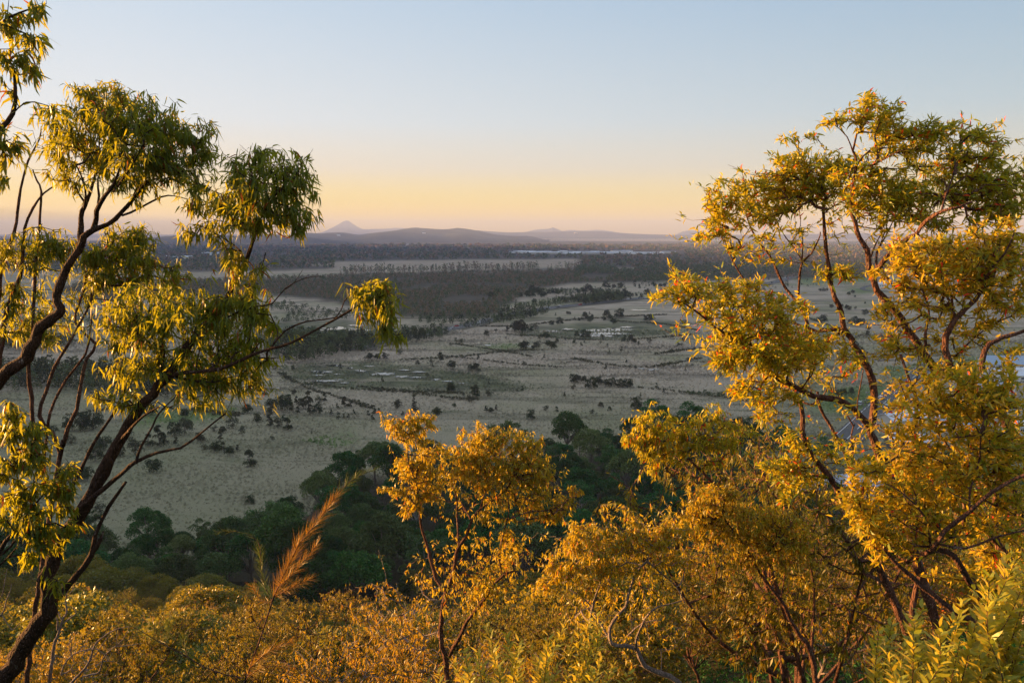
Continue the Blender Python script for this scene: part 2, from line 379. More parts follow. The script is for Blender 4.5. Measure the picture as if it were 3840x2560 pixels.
def ground_colour(k):
    at_ = k.n('Attribute', attribute_name='zone'); sx = k.n('SeparateColor'); k.l(at_.outputs['Color'], sx.inputs[0])
    cobj = k.n('TexCoord').outputs['Object']
    big = k.noise(.009, 5, .6, cobj); mid = k.noise(.07, 5, .65, cobj, (1, .55, 1)); fine = k.noise(.9, 5, .75, cobj); strk = k.noise(.022, 6, .65, cobj, (.32, 2.2, 1)); str2 = k.noise(.05, 6, .65, cobj, (.5, 1.9, 1))
    dry = k.ramp(fine, [(.30, (.27, .225, .165)), (.55, (.42, .355, .27)), (.75, (.50, .43, .33))])
    dry2 = k.ramp(mid, [(.3, (.29, .24, .18)), (.7, (.46, .385, .295))])
    col = k.mix(.5, dry, dry2)
    col = k.mix(k.ramp(big, [(.45, (0, 0, 0)), (.60, (.6, .6, .6))]), col, (.18, .20, .095))
    col = k.mix(k.ramp(strk, [(.53, (0, 0, 0)), (.57, (.75, .75, .75)), (.64, (.2, .2, .2))]), col, (.10, .09, .065))
    col = k.mix(k.ramp(str2, [(.60, (0, 0, 0)), (.66, (.7, .7, .7))]), col, (.09, .10, .055))
    yy_ = k.n('SeparateXYZ'); k.l(cobj, yy_.inputs[0])
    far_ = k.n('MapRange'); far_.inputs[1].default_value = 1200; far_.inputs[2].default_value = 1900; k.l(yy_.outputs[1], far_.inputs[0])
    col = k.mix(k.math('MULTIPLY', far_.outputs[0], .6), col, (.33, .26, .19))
    near_ = k.n('MapRange'); near_.inputs[1].default_value = 430; near_.inputs[2].default_value = 200; k.l(yy_.outputs[1], near_.inputs[0])
    col = k.mix(k.math('MULTIPLY', near_.outputs[0], .8), col, (.20, .205, .12))
    mz = k.math('MULTIPLY', sx.outputs[1], k.ramp(str2, [(.36, (.35, .35, .35)), (.5, (1, 1, 1))]))
    col = k.mix(mz, col, k.ramp(mid, [(.35, (.07, .075, .05)), (.55, (.125, .135, .075)), (.75, (.24, .20, .15))]))
    col = k.mix(k.math('MULTIPLY', sx.outputs[2], .75), col, k.ramp(fine, [(.3, (.07, .13, .035)), (.7, (.13, .20, .06))]))
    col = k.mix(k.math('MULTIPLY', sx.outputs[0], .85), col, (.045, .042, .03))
    return col, cobj, fine, mid
k = NT('ground_cover')
col, cobj, fine, mid = ground_colour(k)
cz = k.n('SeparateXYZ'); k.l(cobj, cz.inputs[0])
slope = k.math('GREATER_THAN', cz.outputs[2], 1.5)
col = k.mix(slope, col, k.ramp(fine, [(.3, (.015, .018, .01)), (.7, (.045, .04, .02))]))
hb = k.math('ADD', fine, k.math('MULTIPLY', mid, 2))
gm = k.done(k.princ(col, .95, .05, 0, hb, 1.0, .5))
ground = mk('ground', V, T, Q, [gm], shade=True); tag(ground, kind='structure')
ca = ground.data.color_attributes.new('zone', 'FLOAT_COLOR', 'POINT')
ca.data.foreach_set('color', np.vstack([za.reshape(-1, 4), [[0, 0, 0, 1]]]).astype(np.float32).ravel())

# ---------------------------------------------------------------- hills
def hillmat(name, c1, c2):
    k = NT(name)
    c = k.n('TexCoord').outputs['Object']
    a = k.noise(.03, 5, .7, c); b = k.noise(.004, 4, .6, c)
    col = k.mix(k.ramp(b, [(.4, (0, 0, 0)), (.65, (1, 1, 1))]), k.ramp(a, [(.35, c1), (.65, c2)]), tuple(x * 1.5 for x in c2))
    return k.done(k.princ(col, .95, .02, 0, a, 1, 14))
M['hill'] = hillmat('forested_hill', (.022, .03, .026), (.045, .055, .045))
def ridge(sil, D, depth, seed, gully=.22, name='hill', ntr=41):
    D *= 1.5; depth *= 1.5
    sil = catmull(sil, 14); n = len(sil)
    cr = []
    for px, py in sil:
        d = ray(px, py); cr.append(np.array([0, 0, CAMZ]) + d * (D / d[1]))
    cr = np.array(cr)
    V = []
    for i in range(n):
        c = cr[i]
        for j in range(ntr):
            s = -1 + 2 * j / (ntr - 1)                       # -1 foot before, 0 crest, 1 foot behind
            s = math.copysign(abs(s) ** 1.5, s)
            x = c[0] * (1 + s * depth / D); y = c[1] + s * depth
            p = (1 - abs(s)) ** 1.35
            g = noise.fractal(Vector((x / (depth * .32) + seed, y / (depth * .5), seed)), .9, 2.1, 5)
            z = c[2] * p + c[2] * gully * g * 4 * p * (1 - p) * 1.2 + noise.fractal(Vector((x / 60, y / 60, seed)), 1, 2, 3) * 5 * min(1, abs(s) * 9 + .25)
            if abs(s) < 1e-6: z = c[2] + noise.fractal(Vector((x / 40, 3, seed)), 1, 2, 3) * 3.2
            V.append((x, y, z if abs(s) < .999 else -6))
    ii = np.arange(n * ntr).reshape(n, ntr)
    Q = np.stack([ii[:-1, :-1], ii[1:, :-1], ii[1:, 1:], ii[:-1, 1:]], -1).reshape(-1, 4)
    return tag(mk(name, V, None, Q, [M['hill']], shade=True), kind='structure')
ridge([(1120, 880), (1200, 873), (1238, 857), (1262, 845), (1282, 833), (1296, 827.5), (1305, 827), (1316, 834), (1332, 845), (1352, 856), (1375, 863), (1400, 870), (1440, 878)], 12500, 900, 5, .3, 'mountain')
ridge([(1330, 866), (1370, 860), (1440, 858), (1490, 855), (1530, 858), (1570, 868), (1600, 878)], 13500, 700, 9, .15)
ridge([(1080, 884), (1120, 876), (1163, 873), (1200, 875), (1272, 871), (1310, 875), (1343, 880), (1408, 872), (1476, 865), (1544, 854), (1595, 856), (1663, 860), (1714, 855), (1748, 858), (1800, 867), (1840, 876), (1902, 884), (1987, 886), (2038, 898), (2106, 915), (2180, 930)], 5600, 1100, 2, .35)
ridge([(1650, 868), (1760, 863), (1830, 867), (1900, 871), (2000, 870), (2100, 869), (2250, 868), (2330, 874), (2450, 879), (2600, 881), (2900, 880), (3200, 875), (3500, 879), (4000, 874), (4500, 880)], 9000, 1200, 7, .2)
ridge([(1960, 873), (2010, 861), (2050, 859), (2065, 856), (2072, 852.5), (2082, 856), (2100, 863), (2120, 870)], 12000, 700, 11, .2, 'mountain')
ridge([(2105, 868), (2140, 862), (2180, 865), (2250, 862), (2290, 867), (2320, 872), (2400, 880)], 13000, 700, 13, .15)
ridge([(2535, 880), (2555, 870), (2575, 865.5), (2605, 865), (2640, 868), (2680, 879)], 12800, 600, 15, .2)
ridge([(-700, 874), (-200, 882), (100, 878), (200, 876), (290, 880), (400, 876), (600, 880), (800, 878), (1000, 879), (1180, 886)], 11000, 1200, 17, .2)
ridge([(-600, 900), (0, 896), (300, 905), (450, 898), (590, 889), (650, 884), (760, 880), (900, 884), (1000, 879), (1060, 881), (1150, 889), (1250, 901), (1400, 915), (1550, 926)], 4300, 1000, 19, .35)
ridge([(-500, 868), (100, 890), (500, 912), (700, 925)], 6500, 900, 23, .3)
# the range west of the plain, out of the picture, behind which the sun stands
nW = 90; V = []
for i in range(nW):
    y0 = -900 + 6200 * i / (nW - 1)
    yy = max(y0, 0); tt = (900 + .72 * yy) / 780
    cx, cy = -966 * tt, y0 + 259 * tt * .6
    D = 985 * tt
    S = 20 + 44 * float(smooth(150, 900, y0))
    h = (S + D * math.tan(SUN_EL)) * (1 if i < nW - 12 else (nW - 1 - i) / 11)
    for j in range(25):
        s = -1 + 2 * j / 24; p = (1 - abs(s)) ** 1.2
        x, y = cx + s * 420, cy - s * 60
        V.append((x, y, h * p + noise.fractal(Vector((x / 90, y / 90, 4)), 1, 2, 4) * (2.2 if s == 0 else 14 * p * (1 - p) * 4) - (4 if abs(s) == 1 else 0)))
ii = np.arange(nW * 25).reshape(nW, 25)
Q = np.stack([ii[:-1, :-1], ii[1:, :-1], ii[1:, 1:], ii[:-1, 1:]], -1).reshape(-1, 4)
tag(mk('hill', V, None, Q, [M['hill']], shade=True), kind='structure')

# ---------------------------------------------------------------- the air
hz = NT('haze_air'); pv = hz.n('VolumePrincipled'); pv.inputs['Color'].default_value = (.37, .50, .87, 1)
pv.inputs['Density'].default_value = 8.4e-5; pv.inputs['Anisotropy'].default_value = .0
hz.l(pv.outputs[0], hz.out.inputs['Volume'])
hb_ = MB(); hb_.box((0, 0, 0), (1, 1, 1))
h = hb_.build('haze', hz.m); h.scale = (31000, 26000, 440); h.location = (0, 11000, 212); tag(h, kind='stuff')

# ---------------------------------------------------------------- ponds
kw = NT('still_water')
wb = kw.noise(1.6, 3, .5, None, (1, .5, 1))
M['water'] = kw.done(kw.princ((.02, .025, .025), .04, .6, 0, wb, .05, .02))
pn = [0]
def pond(name, cx, cy, rx, ry):
    P = []; n = 160; ph = R.uniform(0, 99)
    for i in range(n):
        a = 2 * PI * i / n
        f = 1 + .95 * noise.fractal(Vector((math.cos(a) * 2.6 + ph, math.sin(a) * 2.6, 0)), .55, 2.2, 5)
        f = max(f, .12)
        P.append(gnd(cx + rx * f * math.cos(a), cy - ry * .56 * f * math.sin(a)))
    P = np.array(P); pn[0] += 1
    c = gnd(cx, cy); V = np.vstack([P, [c]]); V[:, 2] = .42 + .004 * (pn[0] % 24)
    T = [[n, i, (i + 1) % n] for i in range(n)]
    tag(mk(name, V, T, None, [M['water']]), kind='structure')
for p in [(1255,1373,35,6),(1312,1382,14,4),(1386,1375,17,3),(1353,1392,18,5),(1435,1405,38,8),(1505,1414,24,4),(1565,1417,24,3),(1635,1425,14,3.5),(1680,1432,18,3),(1735,1439,14,2.5),(1200,1396,38,7),(1268,1405,14,3.5),(1195,1409,18,2.5),(1230,1430,44,5),(1290,1438,16,3),(1270,1425,14,2),(1520,1390,20,3),(1570,1397,25,3),(1040,1458,9,2),
          (2070,1243,34,5),(2125,1236,22,4),(2250,1240,50,6),(2310,1238,62,7),(2275,1253,72,8),(2350,1228,22,4),(2230,1260,30,5),(2280,1262,16,4),(2195,1256,22,4),(2395,1164,34,3.5),(1828,1296,14,4),(1985,1301,9,2.5),(2040,1286,9,2),
          (1275,1236,62,10),(1330,1222,30,4),(1130,1260,62,8),(1370,1240,16,4),(702,1135,42,9),(192,1362,16,6),(2593,1352,30,5),(2449,1388,25,4),(2405,1384,12,3),(1180,1275,8,3),(980,1282,20,5)]:
    pond('pond', *p)

# ---------------------------------------------------------------- roads
kr = NT('asphalt'); M['asphalt'] = kr.done(kr.princ(kr.ramp(kr.noise(2, 4, .6), [(.3, (.06, .06, .06)), (.7, (.095, .094, .092))]), .8, .3))
M['paint'] = flat('road_paint', (.75, .75, .72)); M['verge'] = flat('verge_gravel', (.17, .16, .12), .95, .05)
def roadstrip(name, pts, wid, mat, z, off=0, seg=None, kind='structure'):
    P = np.array([gnd(*p)[:2] for p in pts]); P = catmull(np.c_[P, P[:, :1] * 0], 12)[:, :2]
    Tn = nrm(np.gradient(P, axis=0)); N = np.c_[-Tn[:, 1], Tn[:, 0]]
    a, b = P + N * (off + wid / 2), P + N * (off - wid / 2); n = len(P)
    V = np.vstack([np.c_[a, np.full(n, z)], np.c_[b, np.full(n, z)]])
    Q = np.array([[i, n + i, n + i + 1, i + 1] for i in range(n - 1) if seg is None or (i // seg) % 2 == 0])
    return tag(mk(name, V, None, Q, [mat]), kind=kind)
HW = [(1330, 1312), (1500, 1268), (1640, 1244), (1731, 1226), (1860, 1196), (1970, 1172), (2055, 1157), (2157, 1146), (2259, 1135), (2358, 1123), (2456, 1116), (2600, 1102), (2760, 1085), (2870, 1066), (2948, 1047), (2975, 1030), (3000, 1012), (3030, 995)]
roadstrip('road_verge', HW, 22, M['verge'], .50); roadstrip('road', HW, 13, M['asphalt'], .56)
roadstrip('road_marking', HW, .3, M['paint'], .565, 0, 1)
ST = [(3500, 1360), (3440, 1405), (3385, 1450), (3330, 1500), (3264, 1563), (3215, 1612), (3175, 1650)]
roadstrip('road', ST, 11, M['asphalt'], .48); roadstrip('road_marking', ST, .25, M['paint'], .485, .0, 1)
roadstrip('road_marking', ST, .2, M['paint'], .485, 4.6); roadstrip('road_marking', ST, .2, M['paint'], .485, -4.6)
roadstrip('road', [(3600, 1430), (3700, 1390), (3840, 1350), (4000, 1320)], 9, M['asphalt'], .48)
roadstrip('road', [(3300, 1064), (3245, 1076), (3235, 1084), (3262, 1091), (3330, 1092)], 7, M['asphalt'], .48)
# ---------------------------------------------------------------- growing a crown on a skeleton
def ell_pts(n, c, r, bias=2.0, flatdown=.35):
    """points in an ellipsoid, denser near its surface and its top"""
    d = nrm(R.normal(size=(n, 3)))
    d[:, 2] = np.where(d[:, 2] < 0, d[:, 2] * (1 - flatdown), d[:, 2])
    u = R.uniform(0, 1, (n, 1)) ** (1 / (3 + bias))
    return np.array(c) + d * u * np.array(r)
def attach(nodes, plen, targets, step):
    N = len(nodes); cap = N + 6 * len(targets) + 8
    P = np.zeros((cap, 3)); L = np.zeros(cap); par = np.full(cap, -1); P[:N] = nodes; L[:N] = plen
    d0 = np.array([np.min(np.linalg.norm(nodes - t, axis=1)) for t in targets])
    ends = np.zeros(len(targets), int); n = N
    for ti in np.argsort(d0):
        t = targets[ti]
        d = np.linalg.norm(P[:n] - t, axis=1)
        j = int(np.argmin(d + .22 * L[:n] + .25 * np.maximum(0, P[:n, 2] - t[2])))
        dist = d[j]; m = min(5, max(1, int(dist / step))); a = P[j]; prev = j
        bow = np.array([0, 0, -.10]) * dist + R.normal(size=3) * dist * .07
        for q in range(1, m + 1):
            f = q / m; P[n] = a + (t - a) * f + bow * 4 * f * (1 - f) * .8
            L[n] = L[prev] + dist / m; par[n] = prev; prev = n; n += 1
        ends[ti] = prev
    return P[:n], par[:n], ends, N
def crown_geo(nodes, plen, targets, leaf, tip_r=.0022, rmax=.03, step=.12, k=3):
    P, par, ends, N0 = attach(nodes, plen, targets, step)
    n = len(P); cnt = np.zeros(n); cnt[ends] += 1
    for i in range(n - 1, N0 - 1, -1): cnt[par[i]] += cnt[i]
    rad = np.minimum(tip_r * np.maximum(cnt, 1) ** .48, rmax)
    i = np.arange(N0, n); j = par[N0:]
    rj = np.where(j < N0, rad[i] * 1.15, rad[j])
    Vt, Qt = segs_geo(P[j], P[i], rj, rad[i], k)
    tipd = nrm(P[ends] - P[par[ends]])
    base = P[ends]; Ls = leaf['per']; nl = len(ends) * Ls
    B = np.repeat(base, Ls, 0); T = np.repeat(tipd, Ls, 0); Pp = np.repeat(P[par[ends]], Ls, 0)
    back = R.uniform(0, 1, (nl, 1)); par2 = np.where(par[par[ends]] >= 0, par[par[ends]], par[ends])
    Pq = np.repeat(P[par2], Ls, 0); use2 = R.uniform(0, 1, (nl, 1)) < .42
    B = np.where(use2, Pp + (Pq - Pp) * back, B + (Pp - B) * back) + R.normal(size=(nl, 3)) * leaf['L'] * .16
    rv = R.normal(size=(nl, 3))
    if leaf['mode'] == 'droop':
        D = T * R.uniform(.1, .6, (nl, 1)) + rv * .38 + np.array([0, 0, -1.]) * R.uniform(.25, 1.35, (nl, 1))
    else:
        D = T * R.uniform(.3, 1.0, (nl, 1)) + rv * .55 + np.array([0, 0, .12])
    L = leaf['L'] * R.uniform(.6, 1.2, nl); W = leaf['W'] * R.uniform(.7, 1.2, nl)
    Vl, Tl, Ql = leaves_geo(B, D, L, W, leaf.get('bend', .25), leaf.get('simple', False))
    return Vt, Qt, Vl, Tl, Ql
def foliage_obj(name, geo, parent, leafm, barkm, loc=None):
    Vt, Qt, Vl, Tl, Ql = geo; nt = len(Vt)
    return mk(name, np.vstack([Vt, Vl]), Tl + nt, np.vstack([Qt, Ql + nt]) if len(Ql) else Qt, [leafm, barkm],
              midx4=np.concatenate([np.ones(len(Qt), np.int32), np.zeros(len(Ql), np.int32)]), parent=parent, loc=loc)

DENS = 2.45
def traced_tree(name, label, Y, limbs, crowns, leaf, leafm, barkm, cat='tree', group=None, k=10, cover=1.7):
    """limbs: [pts (px,py[,dY]), width0, width1 (px)], the first one runs down to the ground"""
    polys = []
    bare = [len(l) > 3 for l in limbs]
    for li, (pts, w0, w1, *_b) in enumerate(limbs):
        P = np.array([at(p[0], p[1], Y + (p[2] if len(p) > 2 else 0)) for p in pts])
        r = np.linspace(w0, w1, len(P)) / 2 / F * Y * (.84 if w0 > 60 else .76)
        if li == 0:
            b = P[0]; d = nrm((P[0] - P[1])[None])[0]; gz = float(hillz(b[0], b[1])) - .3
            hgt = b[2] - gz
            if hgt > .3:
                q1 = b + np.array([d[0] * hgt * .35, 0, -hgt * .5]); q2 = np.array([q1[0] + d[0] * hgt * .08, b[1] - .1, gz])
                q2[2] = float(hillz(q2[0], q2[1])) - .4
                P = np.vstack([q2, q1, P]); r = np.concatenate([[r[0] * 1.35, r[0] * 1.15], r])
        polys.append((P, r))
    root = polys[0][0][0].copy()
    tr = empty(name, root, label=label, cat=cat, group=group)
    nodes, plen = [], []; tgts = bool(crowns)
    for li, (P, r) in enumerate(polys):
        S = catmull(np.c_[P, r], .16)
        pr = S[:, 3].copy(); S3 = S[:, :3]
        if len(S3) > 3:
            wob = R.normal(size=(len(S3), 3)) * pr[:, None] * .16; wob[0] = 0; S3 = S3 + wob
        pr *= R.uniform(.92, 1.1, len(pr))
        V, Q = tube_geo(S3 - root, np.maximum(pr, .003), k if pr[0] > .03 else 6, .11)
        mk('trunk' if li == 0 else 'limb', V, None, Q, [barkm], parent=tr, shade=True)
        keep = pr < .085
        if li == 0 and keep.sum() < 2: keep = np.arange(len(pr)) > len(pr) * .6
        if bare[li] and tgts: continue
        nodes.append(S3[keep]); plen.append(np.linspace(0, .5, len(S3))[keep] + (0 if li else .0))
    nodes = np.vstack(nodes); plen = np.concatenate(plen)
    tg = []
    lp = leaf['L'] * leaf['W'] * .62 * (F / Y) ** 2
    for c in crowns:
        cx, cy, rx, ry = c[:4]; dy = c[4] if len(c) > 4 else 0; dn = c[5] if len(c) > 5 else 1
        fill = rx * ry > 22000 and dn < .45
        if fill: rx, ry, dy, dn = rx * .84, ry * .84, dy + .8, dn * .62
        n = int(cover * dn * DENS * PI * rx * ry / lp / leaf['per']) + 1
        cc = at(cx, cy, Y + dy); rw = np.array([rx / F * Y, (rx + ry) / 2 / F * Y * 1.1, ry / F * Y])
        # lumpy: several sub-tufts inside the ellipsoid
        kk = max(3, int(n / (2 if dn < .4 else 5))); sub = ell_pts(kk, cc, rw * 1.02, .6)
        p = sub[R.randint(0, kk, n)] + R.normal(size=(n, 3)) * rw * .26
        if not fill: p = cc + (p - cc) * np.where(R.uniform(0, 1, (n, 1)) < .36, R.uniform(1, 1.38, (n, 1)), 1)
        tg.append(p)
    if tg:
        geo = crown_geo(nodes - root, plen, np.vstack(tg) - root, leaf, leaf.get('tip', .0025), leaf.get('rmax', .03), leaf.get('step', .12))
        foliage_obj('foliage', geo, tr, leafm, barkm)
    return tr

LA = dict(L=.165, W=.024, per=6, mode='droop', bend=.22)
LB = dict(L=.138, W=.029, per=6, mode='spread', bend=.16)
e1, e2, e3, e4, e5, e6 = [lambda x, y, rx, ry, *a, Zf=Zf, s=s: (*Zf(x, y), rx * s, ry * s, *a) for Zf, s in ((Z1, .8163), (Z2, .8163), (Z3, .74), (Z4, .8163), (Z5, .74), (Z6, .8163))]
P_ = lambda Zf, *q: [(*Zf(a[0], a[1]), *a[2:]) for a in q]
# --- the forked ironbark in the lower left
traced_tree('gum_tree', 'forked dark gum leaning from the lower left corner, drooping yellow green leaves', 11, [
    [P_(Z4, (5, 1610), (60, 1490), (105, 1410), (180, 1290), (225, 1200), (222, 1080), (262, 930), (330, 840), (400, 740), (440, 650), (500, 540), (560, 430), (620, 330), (700, 240), (760, 170), (830, 80, .1), (880, 0, .2)) + P_(Z1, (920, 1520, .3), (1000, 1440, .3), (1060, 1340, .4), (1110, 1250, .4), (1150, 1150, .5), (1165, 1080, .5)), 84, 14],
    [P_(Z4, (240, 1190), (285, 1155), (350, 1075), (420, 980), (440, 880), (500, 760), (578, 643)), 40, 13, 1],
    [P_(Z4, (425, 965), (455, 925), (474, 872)), 26, 12, 1],
    [P_(Z4, (370, 765, -.1), (440, 710, -.2), (520, 640, -.3), (600, 570, -.4), (640, 545, -.4), (720, 510, -.5), (830, 490, -.5), (930, 415, -.6), (1035, 330, -.6)), 27, 7],
    [P_(Z4, (625, 560, -.4), (650, 480, -.4), (700, 390, -.3), (730, 330, -.2), (800, 260, -.1)), 16, 6],
    [P_(Z4, (335, 660, .2), (390, 550, .4), (430, 470, .5), (490, 380, .6), (540, 290, .7), (590, 180, .8), (620, 80, .9), (640, -30, .9)), 20, 9],
    [P_(Z4, (540, 480), (600, 400, -.4), (660, 340, -.6), (730, 300, -.7)), 18, 7],
    [P_(Z4, (760, 170), (850, 140, -.3), (960, 135, -.5), (1060, 110, -.6), (1160, 60, -.7), (1260, 30, -.8), (1340, 5, -.9)) + P_(Z2, (30, 650, -1.), (90, 605, -1.), (140, 590, -1.)), 22, 6],
    [[(1000, 1325, -.5), (1070, 1240, -.5), (1150, 1205, -.7), (1260, 1190, -.8), (1290, 1130, -.9), (1330, 1090, -.9)], 9, 4],
    [P_(Z1, (930, 1515, .3), (1100, 1430, 0), (1190, 1405, -.1), (1250, 1395, -.2), (1310, 1325, -.3), (1400, 1278, -.3), (1485, 1268, -.3)), 10, 3, 1],
    [P_(Z1, (1310, 1330, -.3), (1350, 1300, -.3), (1390, 1240, -.3)), 4, 2, 1],
    [P_(Z1, (1110, 1250, .4), (1170, 1100, .1), (1190, 1020, 0), (1260, 900, -.1)), 12, 5],
    [P_(Z1, (1165, 1080, .5), (1110, 960, .8), (1070, 860, .9)), 11, 5],
    [P_(Z1, (1150, 1320, .4), (1200, 1230, .4), (1220, 1160, .5)), 8, 4],
  ], [(960, 770, 270, 200, .3, .32), (800, 1200, 330, 190, .3, .3), (800, 1430, 370, 130, .2, .3), e1(1080, 790, 110, 90), e1(1190, 760, 110, 80, .3), e1(1290, 790, 110, 80), e1(1370, 870, 90, 100), e1(1170, 900, 150, 110), e1(1310, 970, 120, 80), e1(950, 940, 90, 80, .2, .8), e1(890, 850, 60, 50, .2, .6), e1(1090, 1010, 110, 60, 0, .8), e1(920, 1060, 80, 60, .2, .8), e1(1390, 1060, 60, 60, 0, .7), e1(1040, 1150, 60, 110, .1, .8), e1(1110, 1260, 60, 90, .2), e1(980, 1380, 60, 50), e1(1200, 1210, 40, 50, 0, .5),
      e1(690, 1400, 200, 110, .5), e1(620, 1490, 180, 80, .3), e1(850, 1460, 160, 120), e1(1050, 1450, 120, 130), e1(1190, 1480, 70, 100), e1(560, 1560, 90, 50, .4, .8), e1(1180, 1400, 50, 60, 0, .6),
      e4(960, 40, 200, 90), e4(1130, 80, 90, 70), e4(1190, 200, 70, 50), e4(1060, 180, 90, 80), e4(900, 190, 100, 60, 0, .8), e4(700, 60, 120, 80), e4(620, 150, 60, 50, 0, .8), e4(520, 260, 110, 55), e4(970, 280, 60, 35, 0, .6), e4(480, 110, 70, 40, 0, .8),
      e2(150, 540, 80, 55, -1), e2(100, 560, 50, 35, -1, .7), e2(170, 500, 60, 35, -1), e2(225, 620, 60, 90, -1), e2(150, 640, 60, 70, -1), e2(230, 750, 50, 80, -1, .9), e2(60, 540, 35, 25, -1, .6), e2(190, 700, 60, 60, -1, .8), e4(250, 1130, 45, 90, -.2, .4)], LA, M['leafA'], M['barkA'], k=12, cover=1.5)
# --- the thick dark limb from the left edge
traced_tree('gum_tree', 'thick black limbed gum reaching in from the left edge, rounded crown against sky', 11.8, [
    [[(-420, 1900), (-200, 1640), (-20, 1445)] + P_(Z4, (60, 120), (130, 75)) + P_(Z1, (163, 1560), (190, 1500), (240, 1455), (285, 1425), (262, 1390), (270, 1310), (310, 1220), (365, 1150), (390, 1090), (430, 1055), (500, 1030), (560, 975), (610, 910), (680, 830)), 62, 13],
    [P_(Z1, (375, 1130), (370, 1040, .2), (380, 970, .3), (402, 920, .3), (430, 840, .4), (460, 720, .5)), 30, 9],
    [P_(Z1, (385, 960, .3), (392, 900, 0), (385, 840, -.2), (350, 760, -.3)), 12, 6],
    [P_(Z1, (430, 1050), (445, 970, -.1), (480, 900, -.3), (520, 850, -.4), (560, 740, -.5)), 26, 8],
    [P_(Z1, (450, 960, -.1), (455, 900, .2), (450, 820, .3), (510, 700, .4)), 14, 6],
    [P_(Z1, (560, 990), (640, 958, .3), (740, 905, .5), (800, 900, .6), (860, 915, .6)), 12, 4],
    [P_(Z1, (610, 910), (640, 840, .3), (700, 760, .5), (780, 680, .6)), 12, 5],
    [P_(Z1, (520, 880, -.3), (580, 800, -.6), (640, 700, -.7)), 12, 5],
  ], [(430, 530, 320, 210, .2, .32), (640, 600, 190, 160, .2, .3), e1(400, 470, 90, 70), e1(480, 440, 110, 55, .2), e1(600, 440, 80, 50, .3), e1(560, 520, 140, 80, -.4), e1(350, 560, 90, 70), e1(300, 650, 90, 80), e1(280, 760, 70, 80, 0, .8), e1(330, 840, 50, 50, 0, .5), e1(440, 580, 100, 80, .4), e1(660, 560, 110, 90), e1(780, 580, 110, 70, .3), e1(880, 620, 90, 70, .2), e1(930, 690, 60, 80), e1(780, 700, 130, 90), e1(640, 690, 120, 100, -.4), e1(500, 690, 80, 80, .2, .7), e1(690, 800, 120, 80, 0, .8), e1(850, 800, 90, 60, 0, .8), e1(550, 820, 80, 60, 0, .6), e1(640, 890, 50, 50, 0, .5), e1(440, 760, 70, 60, 0, .5), e1(930, 800, 60, 50, 0, .7), e1(215, 500, 90, 30, 0, .7)], LA, M['leafA'], M['barkA'], k=12, cover=1.45)
# --- slender stems at the left
traced_tree('sapling_gum', 'clump of slender straight gum stems at the left edge behind the black limb', 13, [
    [P_(Z4, (270, 560), (290, 480), (310, 400), (350, 310), (370, 200), (400, 80), (440, 10)) + P_(Z1, (345, 1480), (380, 1350), (400, 1250)), 22, 9],
    [P_(Z4, (280, 520), (235, 420), (180, 340), (210, 230), (250, 120), (310, 20)) + P_(Z1, (370, 1480), (420, 1380), (435, 1290)), 22, 8],
    [P_(Z4, (160, 480), (145, 260), (130, 130)) + P_(Z1, (150, 1500), (165, 1200), (183, 1000), (190, 880), (170, 830), (150, 780)), 22, 6],
    [P_(Z4, (-40, 330), (0, 60)) + P_(Z1, (30, 1440), (90, 1270), (110, 1130), (112, 1050), (150, 960), (200, 890), (265, 845)), 26, 6],
    [P_(Z4, (-60, 200)) + P_(Z1, (-10, 1400), (10, 1200), (50, 1110), (75, 1020), (95, 870), (130, 740), (180, 640), (190, 580)), 24, 5],
    [P_(Z4, (200, 560), (230, 330), (300, 180), (390, 60)) + P_(Z1, (420, 1480), (415, 1400), (425, 1300)), 16, 6],
  ], [(350, 1060, 330, 170, .2, .3), (120, 1200, 180, 150, .2, .3), e1(60, 1130, 90, 60), e1(200, 1110, 100, 60), e1(280, 1150, 60, 60, 0, .8), e1(30, 1330, 70, 60, 0, .8), e1(130, 1200, 110, 50, 0, .8), e1(60, 1480, 90, 80), e1(220, 1480, 60, 50, 0, .7), e1(440, 1160, 90, 50), e1(560, 1090, 80, 60), e1(660, 1100, 60, 90), e1(560, 1180, 130, 70), e1(450, 1250, 100, 60), e1(650, 1230, 70, 60), e1(640, 1070, 50, 40, 0, .8), e1(500, 1290, 90, 40, 0, .8), e1(800, 1250, 70, 50), e1(760, 1320, 80, 40, 0, .8), e1(370, 1340, 50, 40, 0, .7), e1(510, 1020, 40, 25, 0, .5), e1(240, 1570, 60, 30, 0, .8)], LA, M['leafA'], M['barkC'], cover=1.5)
traced_tree('overhanging_gum', 'high gum branch hanging into the upper left corner, dark narrow leaves against the pale sky', 9, [
    [[(-900, 2300), (-700, 1500), (-400, 900), (-200, 650)] + P_(Z1, (-60, 640), (10, 590), (60, 520), (70, 400), (60, 300)), 60, 9],
    [P_(Z1, (-200, 500), (-80, 250), (0, 110), (90, 60), (180, 30)), 22, 5],
    [P_(Z1, (60, 520), (120, 470), (200, 480), (280, 510)), 8, 3],
    [P_(Z1, (-100, 700), (0, 660), (50, 640)), 10, 4],
  ], [e1(60, 20, 110, 45), e1(30, 90, 80, 60), e1(70, 180, 80, 80), e1(130, 300, 70, 50), e1(40, 260, 60, 60), e1(30, 380, 50, 50, 0, .7), e1(230, 500, 70, 30, 0, .8), e1(170, 320, 50, 40), e1(50, 650, 50, 60), e1(10, 700, 40, 70), e1(10, 820, 35, 60, 0, .9), e1(200, 20, 40, 25, 0, .8), e1(80, 730, 25, 40, 0, .5), e1(0, 580, 40, 40)], dict(L=.15, W=.028, per=6, mode='droop', bend=.2), M['leafA'], M['barkA'], cover=1.4)
